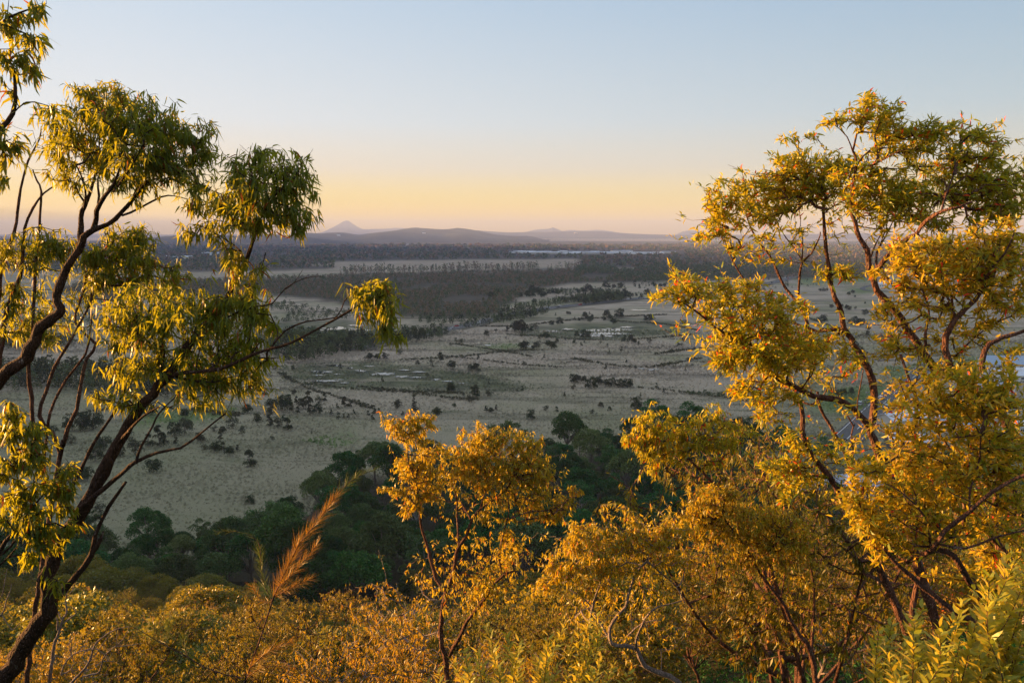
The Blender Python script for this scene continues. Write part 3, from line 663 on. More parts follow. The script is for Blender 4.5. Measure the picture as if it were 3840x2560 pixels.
traced_tree('bushy_gum', 'dense bushy gum crown low at the left edge, dark above and golden beneath', 8.5, [
    [P_(Z4, (-120, 1300), (-60, 1120), (0, 960), (60, 880), (120, 800), (200, 700)), 34, 7],
    [P_(Z4, (-20, 990), (50, 940), (100, 830), (90, 700), (60, 500)), 14, 5],
    [P_(Z4, (-40, 1060), (40, 990), (110, 900)), 12, 4],
  ], [e4(40, 330, 70, 60), e4(70, 430, 110, 70), e4(140, 380, 70, 50), e4(190, 500, 90, 70), e4(60, 560, 90, 80), e4(250, 570, 80, 60), e4(280, 660, 70, 70), e4(160, 660, 110, 80), e4(300, 760, 50, 60), e4(200, 790, 90, 70), e4(60, 700, 80, 70), e4(250, 860, 90, 60), e4(150, 900, 80, 60), e4(210, 960, 60, 60), e4(70, 1010, 60, 40, 0, .8), e4(350, 850, 45, 40, 0, .8), e4(30, 800, 50, 50)], dict(L=.115, W=.026, per=6, mode='droop', bend=.22), M['leafA'], M['barkA'], cover=1.6)
# --- right hand trees
traced_tree('gum_tree', 'red barked gum with one limb sweeping far left and one rising to the dome', 13.5, [
    [P_(Z6, (960, 640), (925, 570), (900, 520), (875, 450), (862, 400), (880, 300), (872, 180), (835, 90), (780, 10)) + P_(Z3, (1075, 1390), (1030, 1342), (1020, 1260), (990, 1190), (970, 1120), (958, 1040), (945, 950), (937, 860), (930, 740), (935, 680)), 44, 13],
    [P_(Z6, (860, 400), (820, 350, -.2), (780, 305, -.3), (700, 265, -.5), (600, 250, -.6), (500, 200, -.7), (400, 150, -.8), (330, 80, -.9), (265, 5, -1)) + P_(Z3, (520, 1440, -1.1), (440, 1370, -1.2), (380, 1335, -1.3), (300, 1265, -1.4), (230, 1215, -1.5)), 33, 8],
    [P_(Z3, (1040, 1350), (1010, 1345, .1), (960, 1345, .2), (900, 1355, .3), (850, 1335, .4), (770, 1310, .5)), 26, 11],
    [P_(Z3, (850, 1322, .4), (830, 1260, .5), (800, 1210, .5), (740, 1140, .6), (700, 1060, .7), (650, 960, .8), (600, 900, .9), (565, 840, 1), (540, 770, 1)), 18, 7],
    [P_(Z3, (800, 1210, .5), (805, 1120, .3), (820, 1010, .2), (870, 960, .1), (905, 890, 0), (915, 850, 0)), 13, 5],
    [P_(Z3, (820, 1010, .2), (825, 930, .4), (822, 860, .5)), 8, 4],
    [P_(Z3, (825, 1000, .2), (780, 930, .6), (740, 880, .8), (690, 800, .9)), 7, 4],
    [P_(Z3, (560, 1130, .8), (520, 1080, .8), (470, 1000, .9), (430, 900, 1), (420, 830, 1)), 10, 4],
    [P_(Z3, (930, 760, 0), (980, 720, -.4), (1040, 690, -.6)), 8, 4],
    [P_(Z3, (935, 700, 0), (890, 640, .4), (860, 560, .6)), 9, 4],
  ], [(2950, 830, 370, 180, .2, .38), (2850, 1270, 330, 170, -.8, .38), (2900, 1400, 250, 150, -.6, .38), e3(560, 600, 160, 70), e3(430, 680, 100, 60), e3(480, 760, 110, 60, 0, .8), e3(680, 640, 120, 70), e3(960, 520, 110, 60), e3(880, 560, 140, 90), e3(800, 480, 90, 50), e3(810, 375, 80, 40, .2, .8), e3(740, 480, 70, 50), e3(900, 660, 110, 60), e3(700, 720, 80, 60, 0, .8), e3(380, 800, 80, 50), e3(320, 870, 60, 40), e3(600, 770, 120, 50, 0, .8), e3(440, 860, 80, 40, 0, .5), e3(1000, 620, 70, 60), e3(800, 590, 60, 50), e3(980, 1040, 95, 45, 0, .8), e3(1060, 1075, 60, 35, 0, .7), e3(920, 1080, 50, 40, 0, .6), e3(880, 1230, 60, 60, 0, .5), e3(640, 980, 70, 70, .5, .45), e3(780, 860, 60, 40, .5, .4), e3(520, 930, 70, 60, .6, .5), e3(630, 870, 60, 60, .6, .5), e3(600, 690, 110, 60, .4), e3(780, 660, 90, 60, .3), e3(1000, 560, 70, 50, .2), e3(360, 740, 60, 40), e3(700, 560, 80, 40),
      e3(200, 1100, 90, 45, -1.4), e3(120, 1190, 65, 50, -1.5), e3(230, 1160, 80, 50, -1.4), e3(330, 1140, 110, 60, -1.4), e3(480, 1170, 130, 60, -1), e3(400, 1240, 90, 50, -1.2), e3(600, 1190, 100, 70, -1), e3(680, 1250, 100, 70, -1), e3(560, 1320, 160, 80, -1.2), e3(720, 1340, 110, 70, -1), e3(450, 1370, 90, 60, -1), e3(180, 1340, 28, 22, -1.4, .7), e3(600, 1430, 170, 80, -1.2), e3(780, 1440, 150, 80, -1), e3(940, 1420, 110, 60, -.5, .8), e3(400, 1520, 60, 50, -1), e6(300, 60, 150, 70, -1), e6(470, 110, 120, 60, -1), e6(300, 230, 60, 70, -1, .9), e6(420, 260, 110, 60, -1), e6(400, 350, 70, 50, -1, .9), e6(620, 60, 120, 60, -.6, .8), e6(160, 120, 50, 50, -1, .7), e6(760, 60, 60, 50, -.4, .7)], LB, M['leafB'], M['barkC'], k=12, cover=1.55)
traced_tree('gum_tree', 'red trunked gum climbing from lower right to the tallest fan shaped crown', 12.5, [
    [P_(Z6, (1480, 360, .3), (1380, 280, .3), (1240, 140, .3)) + P_(Z3, (1500, 1540), (1430, 1440), (1360, 1350), (1280, 1230), (1200, 1150), (1178, 1085), (1160, 1010), (1150, 940), (1110, 880), (1092, 800), (1070, 740), (1080, 620), (1100, 500), (1080, 440), (1100, 350)), 48, 8],
    [P_(Z3, (1180, 1090), (1200, 1050, -.2), (1250, 980, -.4), (1320, 910, -.5), (1400, 860, -.6), (1450, 790, -.8), (1530, 747, -1), (1620, 722, -1.1), (1680, 700, -1.1)), 30, 9],
    [P_(Z3, (1530, 747, -1), (1540, 700, -.8), (1555, 650, -.6), (1590, 560, -.5)), 13, 6],
    [P_(Z3, (1200, 1040, -.2), (1200, 960, .2), (1240, 880, .4), (1290, 780, .5)), 12, 5],
    [P_(Z3, (1160, 1000, 0), (1200, 900, .6), (1230, 850, .8)), 10, 5],
    [P_(Z3, (1090, 520, 0), (1160, 440, .3), (1240, 400, .5), (1320, 420, .6)), 9, 4],
    [P_(Z3, (1170, 520, 0), (1240, 480, -.3), (1320, 440, -.5), (1380, 430, -.5)), 8, 4],
    [P_(Z3, (1080, 450), (1050, 370, -.3), (1000, 320, -.3)), 7, 3],
    [P_(Z3, (1100, 500), (1180, 515, 0), (1250, 470, 0)), 9, 5],
    [P_(Z3, (1420, 870, -.6), (1500, 940, -1.2), (1600, 960, -1.4)), 12, 5],
  ], [(3380, 680, 380, 190, .2, .38), (3620, 650, 240, 250, 0, .38), e3(1200, 190, 90, 45), e3(1180, 260, 110, 60), e3(1070, 260, 70, 60, 0, .7), e3(1280, 270, 80, 60), e3(1330, 340, 100, 60), e3(1250, 350, 110, 50, 0, .8), e3(980, 310, 60, 45, 0, .8), e3(1410, 370, 90, 60), e3(1270, 430, 90, 60, 0, .6), e3(1500, 350, 90, 60), e3(1620, 360, 120, 50), e3(1740, 380, 90, 55), e3(1800, 450, 60, 60, 0, .8), e3(1480, 450, 80, 60, 0, .8), e3(1380, 460, 60, 50, 0, .5), e3(1180, 580, 90, 70), e3(1060, 600, 80, 80), e3(1300, 630, 120, 70), e3(1400, 650, 80, 60), e3(1240, 720, 120, 70), e3(1370, 760, 120, 60), e3(1450, 700, 70, 50), e3(1540, 560, 90, 50, 0, .7), e3(1700, 560, 130, 80), e3(1820, 600, 110, 80), e3(1900, 640, 80, 100), e3(1700, 690, 110, 70), e3(1830, 740, 110, 80), e3(1600, 660, 60, 50, 0, .6), e3(1640, 820, 80, 60, 0, .7), e3(1900, 780, 60, 60), e3(1480, 840, 60, 50, 0, .7), e3(1220, 830, 40, 30, 0, .4), e3(1600, 460, 90, 50), e3(1700, 480, 90, 50), e3(1560, 610, 70, 40, 0, .7), e3(1780, 660, 100, 60, .4), e3(1110, 680, 70, 50), e3(1160, 660, 80, 60, .4), e3(1350, 700, 110, 60, .4), e3(1500, 780, 60, 40, 0, .5)], LB, M['leafB'], M['barkC'], k=12, cover=1.6)
traced_tree('gum_tree', 'broad leafed gum at the right edge, dark Y shaped fork under golden foliage', 11, [
    [P_(Z6, (1330, 250, .3), (1250, 140, .3)) + P_(Z3, (1590, 1560), (1555, 1500), (1552, 1380), (1600, 1290), (1650, 1240), (1700, 1190), (1735, 1140)), 40, 20],
    [P_(Z3, (1600, 1290), (1585, 1240, .2), (1580, 1180, .4), (1560, 1100, .5)), 18, 9],
    [P_(Z3, (1640, 1250, 0), (1640, 1200, .3), (1680, 1120, .5), (1690, 1040, .5)), 12, 7],
    [P_(Z3, (1450, 1440, .3), (1445, 1360, .4), (1465, 1270, .4), (1450, 1190, .5), (1400, 1130, .5)), 16, 6],
    [P_(Z3, (1735, 1560, -.6), (1745, 1450, -.6), (1800, 1400, -.6), (1870, 1380, -.6), (1960, 1345, -.6), (2100, 1280, -.6)), 26, 14],
    [P_(Z3, (1600, 1480, .4), (1680, 1400, .4), (1740, 1350, .4)), 12, 6],
    [P_(Z3, (1780, 1330, .4), (1840, 1280, .4), (1855, 1210, .4)), 10, 5],
    [P_(Z3, (1735, 1140), (1780, 1040, -.2), (1850, 960, -.3), (1900, 850, -.3)), 16, 6],
  ], [(3600, 1010, 320, 220, .2, .38), (3450, 1280, 330, 180, .5, .3), e3(1450, 930, 120, 70), e3(1600, 920, 130, 70), e3(1750, 920, 130, 80), e3(1880, 930, 80, 100), e3(1350, 1000, 90, 60), e3(1480, 1030, 140, 80), e3(1640, 1040, 140, 80), e3(1800, 1060, 120, 90), e3(1920, 1090, 60, 120), e3(1300, 1110, 60, 45), e3(1420, 1130, 120, 50), e3(1580, 1130, 120, 60), e3(1720, 1160, 90, 60, 0, .8), e3(1850, 1200, 70, 90), e3(1220, 1250, 80, 50, 0, .8), e3(1340, 1210, 90, 50, 0, .7), e3(1290, 1330, 60, 40, 0, .5), e3(1480, 1280, 80, 70, 0, .6), e3(1700, 1310, 110, 60, .3), e3(1650, 1410, 100, 50, .3, .7), e3(1920, 1280, 40, 60, 0, .9), e3(1380, 1450, 120, 50, .6, .6), e3(1560, 1540, 120, 40, 0, .9), e3(1900, 1440, 50, 40, 0, .6), e3(1260, 1440, 90, 60, 1, .5), e3(1330, 930, 90, 60), e3(1250, 1060, 70, 50), e3(1550, 990, 120, 60, .4), e3(1700, 1000, 120, 60, .4), e3(1850, 860, 90, 60), e3(1900, 1000, 70, 70, .4), e3(1400, 1200, 80, 50, .5, .7), e3(1760, 1230, 70, 50, .3, .7), e3(1540, 1380, 60, 40, .8, .5)], dict(L=.12, W=.03, per=6, mode='spread', bend=.2), M['leafD'], M['barkC'], k=10, cover=1.6)
traced_tree('gum_tree', 'slim gum with two crooked pink lit trunks crossing the houses', 15, [
    [P_(Z6, (800, 800), (740, 720), (720, 690), (650, 590), (610, 545), (585, 500), (560, 440), (548, 380), (550, 320), (530, 255), (500, 200)), 34, 18],
    [P_(Z6, (790, 640, .4), (770, 585, .4), (730, 480, .4), (685, 400, .4), (650, 340, .4), (625, 280, .3), (620, 230, .3)), 20, 12],
    [P_(Z6, (775, 580, .4), (782, 520, .5), (775, 430, .6), (790, 380, .6)), 11, 6],
    [P_(Z6, (530, 260), (590, 290, -.2), (650, 240, -.2), (690, 160, -.3)), 10, 5],
    [P_(Z6, (785, 390, .6), (750, 330, .6), (700, 270, .6)), 8, 5],
    [P_(Z6, (800, 360, .6), (805, 270, .6), (830, 130, .6)), 9, 5],
  ], [(3050, 1750, 220, 200, .2, .25), e6(500, 450, 60, 40), e6(540, 520, 90, 60), e6(450, 580, 80, 50), e6(400, 600, 45, 45, 0, .7), e6(520, 620, 90, 60, 0, .8), e6(470, 690, 60, 50, 0, .7), e6(690, 520, 50, 35, 0, .9), e6(800, 540, 60, 40, 0, .9), e6(700, 470, 40, 30, 0, .6), e6(680, 120, 70, 50, 0, .4), e6(800, 90, 60, 60, 0, .5), e6(860, 520, 50, 30, 0, .6), e6(640, 170, 60, 40, 0, .3)], dict(L=.13, W=.034, per=6, mode='spread', bend=.25), M['leafB'], M['barkC'], cover=1.6)
traced_tree('spreading_gum', 'wide spreading gum filling the right edge, broad bright leaves on dark crossing limbs', 9.5, [
    [P_(Z6, (1600, 1420, .5), (1440, 1330, .5), (1290, 1265), (1150, 1165), (1050, 1080), (960, 1000), (900, 900), (830, 800)), 44, 12],
    [P_(Z6, (1360, 1170, .3), (1290, 1060), (1240, 980), (1170, 955), (1080, 990), (1020, 1010)), 34, 22],
    [P_(Z6, (1030, 1010), (1150, 950, -.3), (1200, 870, -.4), (1320, 780, -.5), (1420, 690, -.6), (1600, 600, -.7)), 26, 16],
    [P_(Z6, (1180, 930, -.2), (1300, 950, -.4), (1430, 900, -.5), (1600, 860, -.6)), 14, 9],
    [P_(Z6, (1070, 1560, .3), (1060, 1400, .3), (1060, 1200, .3), (1090, 1080, .3)), 36, 28],
    [P_(Z6, (1500, 980, .6), (1400, 870, .5), (1340, 770, .5), (1250, 720, .5), (1160, 690, .5), (1060, 640, .5)), 34, 14],
    [P_(Z6, (1250, 950, 0), (1290, 850, .2), (1290, 720, .3), (1280, 600, .3), (1200, 450, .4), (1130, 380, .4)), 24, 9],
    [P_(Z6, (1320, 780, -.5), (1320, 680, -.3), (1360, 560, -.2), (1370, 430, -.2)), 12, 6],
    [P_(Z6, (1140, 940, -.2), (1110, 800, -.4), (1000, 690, -.5), (930, 650, -.5)), 12, 5],
    [P_(Z6, (1300, 700, .3), (1200, 560, .1), (1100, 520, 0), (1000, 500, 0)), 10, 5],
    [P_(Z6, (1080, 500, .4), (1050, 420, .4), (1080, 300, .5), (1050, 200, .5), (1000, 60, .6)), 24, 12],
    [P_(Z6, (1440, 700, .6), (1430, 800, .6), (1450, 950, .6)), 30, 30],
  ], [(3500, 1620, 420, 330, .3, .38), (3600, 1950, 300, 160, .8, .35), e6(1230, 150, 110, 60), e6(1100, 190, 90, 50, 0, .8), e6(1300, 230, 160, 80), e6(1160, 280, 130, 70), e6(1430, 260, 120, 80), e6(1520, 330, 70, 130), e6(1020, 330, 90, 40), e6(980, 390, 60, 40), e6(1120, 370, 110, 60, 0, .8), e6(1300, 370, 160, 80), e6(1450, 430, 120, 100), e6(1080, 450, 60, 50, 0, .7), e6(1240, 480, 140, 60), e6(1400, 560, 150, 80), e6(1540, 560, 60, 120), e6(1200, 570, 160, 50), e6(980, 560, 130, 50), e6(860, 600, 90, 60), e6(950, 660, 150, 60), e6(1100, 650, 150, 70), e6(1280, 650, 130, 60), e6(800, 720, 90, 50), e6(780, 780, 80, 40), e6(880, 780, 130, 60), e6(1020, 780, 140, 70), e6(1180, 770, 130, 70), e6(1330, 740, 100, 60), e6(1480, 700, 100, 70), e6(860, 870, 110, 60), e6(990, 880, 130, 60), e6(900, 950, 70, 40), e6(1040, 950, 80, 40), e6(1450, 820, 110, 90), e6(1530, 900, 60, 70), e6(1280, 860, 80, 60, 0, .7), e6(1150, 870, 90, 50), e6(1450, 130, 110, 70), e6(1350, 310, 120, 60, .5), e6(1500, 480, 70, 80, .4), e6(1350, 480, 110, 70, .5), e6(1100, 550, 120, 50, .4), e6(1000, 620, 120, 50, .4), e6(1350, 850, 90, 70, .4), e6(1450, 1000, 110, 90, .8), e6(1350, 1080, 90, 60, .8, .8), e6(1530, 1080, 60, 80, .8), e6(1180, 1060, 80, 50, .8, .5), e6(830, 830, 80, 40, .3), e6(920, 1000, 60, 30, .3, .6)], dict(L=.12, W=.031, per=6, mode='spread', bend=.18), M['leafD'], M['barkC'], k=12, cover=1.55)
# --- middle distance trees on the lit slope
traced_tree('twin_trunk_gum', 'lower centre gum whose trunk splits in a Y, rusty leaves over dark valley', 20, [
    [P_(Z5, (545, 1620), (530, 1460), (505, 1350), (508, 1260), (515, 1180), (530, 1105), (550, 1060), (572, 1000), (580, 930), (590, 890), (630, 830), (650, 770), (690, 700), (760, 645), (810, 610), (850, 565), (885, 500)), 30, 7],
    [P_(Z5, (528, 1100), (495, 1060, .1), (470, 1010, .2), (450, 930, .3), (440, 890, .4), (415, 810, .4), (402, 760, .4), (400, 700, .4), (385, 640, .4), (370, 560, .5), (340, 480, .6)), 22, 6],
    [P_(Z5, (595, 870), (592, 800, .3), (585, 720, .5), (586, 650, .6), (570, 550, .6), (590, 450, .6)), 12, 5],
    [P_(Z5, (655, 740), (630, 690, .3), (600, 640, .5)), 10, 5],
    [P_(Z5, (540, 1440), (590, 1350, -.3), (630, 1270, -.5), (680, 1200, -.6), (740, 1120, -.7), (775, 1065, -.8), (830, 1015, -.9), (882, 1000, -1)), 22, 9],
    [P_(Z5, (815, 1010, -.9), (800, 920, -.9), (830, 780, -.9), (850, 700, -.9), (840, 620, -.9)), 10, 5],
    [P_(Z5, (400, 700), (380, 560, -.4), (340, 450, -.6), (340, 330, -.6), (370, 240, -.6)), 8, 3],
    [P_(Z5, (700, 695), (740, 560, .3), (760, 430, .5)), 9, 4],
    [P_(Z5, (850, 740, -.9), (950, 700, -1), (1060, 690, -1), (1150, 640, -1)), 7, 3],
  ], [(1830, 1800, 310, 200, .2, .34), (1800, 2150, 280, 190, .3, .4), e5(350, 235, 110, 45, -.5), e5(270, 270, 50, 35, -.5, .8), e5(430, 260, 60, 50, -.5), e5(360, 320, 90, 50, -.4, .8), e5(450, 390, 60, 60, -.4), e5(390, 430, 90, 60), e5(330, 480, 90, 60), e5(430, 510, 90, 70), e5(370, 590, 90, 50), e5(270, 590, 60, 28), e5(350, 680, 60, 50), e5(460, 620, 60, 50, 0, .8), e5(680, 310, 70, 50), e5(620, 400, 90, 70), e5(740, 340, 90, 60), e5(850, 330, 80, 50), e5(950, 345, 70, 50), e5(800, 420, 130, 70), e5(950, 430, 90, 70), e5(680, 470, 110, 70), e5(880, 510, 120, 60), e5(1010, 500, 80, 70), e5(760, 560, 90, 60, 0, .8), e5(970, 580, 90, 60), e5(620, 530, 60, 60, 0, .7), e5(860, 640, 80, 50, 0, .7), e5(720, 740, 60, 40, 0, .4), e5(1030, 640, 70, 50), e5(1120, 650, 70, 60), e5(1180, 590, 40, 25), e5(980, 700, 80, 50, 0, .8), e5(1080, 720, 60, 40), e5(850, 880, 60, 120, -.9, .8), e5(700, 1080, 120, 90, -.5, .7)], dict(L=.125, W=.033, per=6, mode='droop', bend=.15, tip=.003), M['leafF'], M['barkC'], cover=1.5)
traced_tree('small_gum', 'small gum crown rising alone between the twin trunk tree and the right hand gums', 17, [
    [P_(Z6, (420, 1090), (335, 900), (240, 770), (180, 690), (130, 640), (60, 570), (0, 530)) + P_(Z5, (1680, 520), (1630, 440)), 22, 6],
    [P_(Z5, (1700, 530), (1660, 500), (1610, 480), (1560, 420)), 8, 3],
  ], [e5(1600, 230, 120, 50), e5(1520, 310, 80, 50), e5(1480, 340, 50, 45), e5(1650, 300, 110, 70), e5(1560, 400, 70, 60), e5(1580, 480, 50, 50, 0, .7), e5(1680, 400, 70, 60), e6(60, 420, 90, 70), e6(140, 350, 80, 50), e6(150, 450, 80, 60), e6(250, 390, 70, 40, 0, .9), e6(220, 460, 60, 50, 0, .8), e6(120, 540, 60, 40, 0, .6), e6(330, 420, 40, 30, 0, .4)], dict(L=.13, W=.032, per=6, mode='droop', bend=.15), M['leafB'], M['barkC'], cover=1.6)
traced_tree('gum_tree', 'gum with a long diagonal trunk and drooping crown at bottom right of centre', 16, [
    [P_(Z6, (625, 1640), (612, 1560), (590, 1430), (540, 1350), (500, 1290), (470, 1220), (440, 1170), (385, 1105), (335, 1030), (300, 960), (240, 880), (180, 800)), 30, 9],
    [P_(Z6, (590, 1430), (598, 1330, .3), (602, 1240, .4), (605, 1150, .5), (590, 1040, .5), (560, 930, .5)), 20, 8],
    [P_(Z6, (450, 1180), (470, 1060, .3), (470, 950, .4)), 9, 5],
    [P_(Z6, (330, 1020), (420, 940, -.3), (480, 860, -.4)), 8, 4],
  ], [(2850, 2000, 330, 170, .3, .4), (2950, 2250, 240, 180, .5, .3), e6(120, 700, 110, 45), e6(220, 690, 60, 40), e6(100, 780, 110, 60), e6(240, 800, 120, 70), e6(350, 820, 110, 60), e6(460, 830, 100, 60), e6(530, 890, 70, 70), e6(400, 920, 130, 70), e6(250, 900, 120, 60), e6(120, 870, 110, 50), e6(540, 990, 60, 60, 0, .8), e6(320, 1000, 110, 50, 0, .7), e6(60, 830, 70, 50), e6(450, 1010, 90, 50, 0, .7), e6(570, 1080, 40, 50, 0, .6)], dict(L=.115, W=.028, per=6, mode='droop', bend=.15), M['leafF'], M['barkC'], cover=1.6)
traced_tree('crooked_gum', 'gum of crooked grey pink stems at lower centre right, open crown of thin leaves', 15, [
    [P_(Z5, (1780, 1700), (1700, 1560), (1540, 1480), (1500, 1400), (1440, 1380), (1370, 1370), (1360, 1300), (1380, 1250), (1440, 1180), (1460, 1100), (1500, 1000), (1550, 950)), 30, 8],
    [P_(Z5, (1490, 1400), (1500, 1330, -.3), (1540, 1240, -.4), (1590, 1190, -.5), (1650, 1170, -.6), (1730, 1150, -.6)), 14, 6],
    [P_(Z5, (1370, 1370), (1310, 1260, .3), (1260, 1170, .4), (1200, 1120, .4), (1150, 1090, .5)), 12, 5],
    [P_(Z5, (1260, 1250, .3), (1290, 1120, .4), (1320, 1030, .5), (1300, 900, .5)), 14, 7],
    [P_(Z5, (1450, 1330, -.2), (1530, 1260, -.3), (1620, 1250, -.4)), 10, 5],
    [P_(Z5, (1550, 950), (1620, 1010, 0), (1700, 1080, .2), (1740, 1160, .3)), 12, 7],
    [P_(Z5, (1550, 950), (1600, 880, 0), (1660, 820, 0)), 8, 4],
    [P_(Z5, (1120, 1060, .5), (1060, 950, .6), (1130, 870, .6), (1160, 840, .6)), 7, 3],
  ], [(2350, 2050, 360, 180, .3, .4), (2350, 2300, 330, 160, .5, .3), e5(1400, 690, 60, 40, 0, .6), e5(1480, 730, 60, 40, 0, .6), e5(1230, 790, 90, 40), e5(1190, 840, 70, 40, 0, .8), e5(1330, 800, 90, 40, 0, .8), e5(1260, 890, 120, 60), e5(1420, 870, 120, 60), e5(1560, 830, 120, 60), e5(1680, 800, 90, 70), e5(1120, 940, 80, 50), e5(1070, 1010, 70, 50), e5(1240, 980, 120, 60, 0, .9), e5(1400, 980, 110, 50, 0, .8), e5(1660, 930, 80, 60), e5(1180, 1060, 100, 60, 0, .8), e5(1350, 1110, 60, 50, 0, .5), e5(1010, 1080, 60, 50)], dict(L=.115, W=.028, per=6, mode='droop', bend=.15), M['leafF'], M['barkG'], cover=1.6)
# --- bare grey limbs low on the left
def bare_tree(label, Y, limbs, name='dead_tree'):
    return traced_tree(name, label, Y, limbs, [], LA, M['leafA'], M['barkG'], k=7)
bare_tree('bare twisted grey branches above the sunlit canopy near the bottom left corner', 26, [
    [P_(Z7, (600, 1750), (740, 1568), (860, 1450), (920, 1370), (955, 1290), (975, 1220), (1010, 1140), (1090, 1080), (1180, 1020), (1290, 985), (1390, 975)), 15, 3],
    [P_(Z7, (870, 1500), (960, 1475), (1035, 1460), (1060, 1400), (1080, 1310), (1140, 1240), (1200, 1190), (1290, 1110), (1335, 1030), (1365, 940)), 11, 2.5],
    [P_(Z7, (640, 1480), (665, 1400), (700, 1330), (780, 1260), (880, 1225), (980, 1205), (1060, 1240), (1130, 1290), (1142, 1330)), 9, 3],
    [P_(Z7, (650, 1475), (700, 1455), (745, 1420), (775, 1370), (810, 1345)), 9, 3],
    [P_(Z7, (1210, 1185), (1330, 1175), (1420, 1160), (1505, 1150)), 6, 2],
    [P_(Z7, (775, 1350), (745, 1250), (725, 1170), (740, 1080), (750, 1050)), 5, 2],
    [P_(Z7, (745, 1240), (750, 1140), (780, 1070), (812, 1020)), 5, 2],
    [P_(Z7, (980, 1290), (1050, 1200), (1110, 1110), (1150, 1060), (1140, 980)), 5, 2],
    [P_(Z7, (1220, 1180), (1225, 1080), (1210, 960)), 4, 2]])
bare_tree('pale forked dead stem beside the dark ironbark trunk', 33, [
    [P_(Z7, (560, 1250), (590, 1100), (640, 960), (670, 880), (700, 820), (690, 700), (710, 600)), 17, 5],
    [P_(Z7, (600, 1010), (605, 920), (570, 850), (550, 830)), 9, 4],
    [P_(Z7, (670, 940), (740, 880), (800, 830), (760, 770)), 8, 3],
    [P_(Z7, (640, 900), (600, 800), (590, 760)), 7, 3],
    [P_(Z7, (700, 660), (770, 580), (790, 500), (850, 420), (860, 390)), 5, 2]])
bare_tree('thin white dead stems at the far left edge over golden scrub', 30, [
    [P_(Z7, (-60, 980), (10, 860), (50, 780), (70, 690), (105, 610), (120, 530)), 9, 3],
    [P_(Z7, (-20, 720), (30, 610), (50, 500), (75, 370)), 6, 3],
    [P_(Z7, (20, 860), (130, 1010), (180, 960), (250, 910), (340, 890)), 5, 2]])
# ---------------------------------------------------------------- she-oak sprig in front
def needles(stem, n, L, ang=(22, 48), wd=.0022, side=None):
    S = catmull(stem, .01); m = len(S); Tn = nrm(np.gradient(S, axis=0))
    i = (R.uniform(0, 1, n) ** .9 * (m - 1)).astype(int)
    rv = nrm(np.cross(Tn[i], R.normal(size=(n, 3))))
    a = np.radians(R.uniform(*ang, n))[:, None]
    D = Tn[i] * np.cos(a) + rv * np.sin(a)
    LL = L * R.uniform(.55, 1.1, n) * (1 - .35 * i / m)
    P0 = S[i]; V, Q = [], []
    curv = Tn[i] * .25 + np.array([0, 0, -.12])
    P1 = P0 + D * LL[:, None] * .5; P2 = P0 + (D + curv * .5) * LL[:, None]
    sd = nrm(np.cross(D, R.normal(size=(n, 3)))) * wd / 2
    V = np.stack([P0 - sd, P0 + sd, P1 + sd, P1 - sd, P2], 1).reshape(-1, 3)
    b = np.arange(n)[:, None, None] * 5
    Q = (b + np.array([[0, 1, 2, 3]])[None]).reshape(-1, 4); T = (b + np.array([[3, 2, 4]])[None]).reshape(-1, 3)
    return V, T, Q
def sheoak(name, label, Y, stems):
    root = None; tr = None
    for si, (pts, w0, w1, n, L, mt) in enumerate(stems):
        P = np.array([at(p[0], p[1], Y + (p[2] if len(p) > 2 else 0)) for p in pts])
        if si == 0:
            full = np.vstack([[P[0][0] - .15, P[0][1], float(hillz(P[0][0], P[0][1])) - .1], P]); root = full[0]
            tr = empty(name, root, label=label, cat='plant')
            S = catmull(full, .08)
        else: S = catmull(P, .05)
        r = np.linspace(w0, w1, len(S)) / 2 / F * Y
        V, Q = tube_geo(S - root, r, 6, .05); mk('stem' if si == 0 else 'twig', V, None, Q, [M['barkC']], parent=tr, shade=True)
        if n:
            V, T, Q = needles(P - root, int(n * .68), L, wd=.0015 * Y / 5)
            mk('needles', V, T, Q, [mt], parent=tr)
N1, N2 = M['needle'], M['needle2']
sheoak('sheoak_sprig', 'feathery orange needle plume of a young she-oak rising in front of the dark valley', 5.2, [
    [P_(Z4, (1120, 1640), (1130, 1560), (1165, 1450), (1200, 1350), (1232, 1250), (1255, 1180)), 11, 7, 0, .1, N1],
    [P_(Z4, (1255, 1180), (1285, 1110), (1320, 1040), (1350, 980), (1380, 920), (1440, 850), (1500, 770), (1550, 700)), 7, 3, 780, .155, N1],
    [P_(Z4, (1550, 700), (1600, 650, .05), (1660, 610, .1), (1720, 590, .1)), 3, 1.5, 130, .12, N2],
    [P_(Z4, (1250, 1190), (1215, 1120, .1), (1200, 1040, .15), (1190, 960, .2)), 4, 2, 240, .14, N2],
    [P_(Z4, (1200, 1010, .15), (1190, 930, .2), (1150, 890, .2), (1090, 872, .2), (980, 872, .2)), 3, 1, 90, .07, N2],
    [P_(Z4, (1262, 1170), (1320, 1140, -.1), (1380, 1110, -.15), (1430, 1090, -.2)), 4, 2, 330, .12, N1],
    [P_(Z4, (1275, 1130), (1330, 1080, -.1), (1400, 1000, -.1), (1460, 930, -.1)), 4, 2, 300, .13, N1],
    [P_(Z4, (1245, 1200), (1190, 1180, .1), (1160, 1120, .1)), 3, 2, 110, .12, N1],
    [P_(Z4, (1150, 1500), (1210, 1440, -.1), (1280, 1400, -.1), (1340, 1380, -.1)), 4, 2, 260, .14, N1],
    [P_(Z4, (1135, 1540), (1200, 1500, -.1), (1270, 1490, -.1), (1330, 1500, -.1)), 4, 2, 200, .13, N1]])
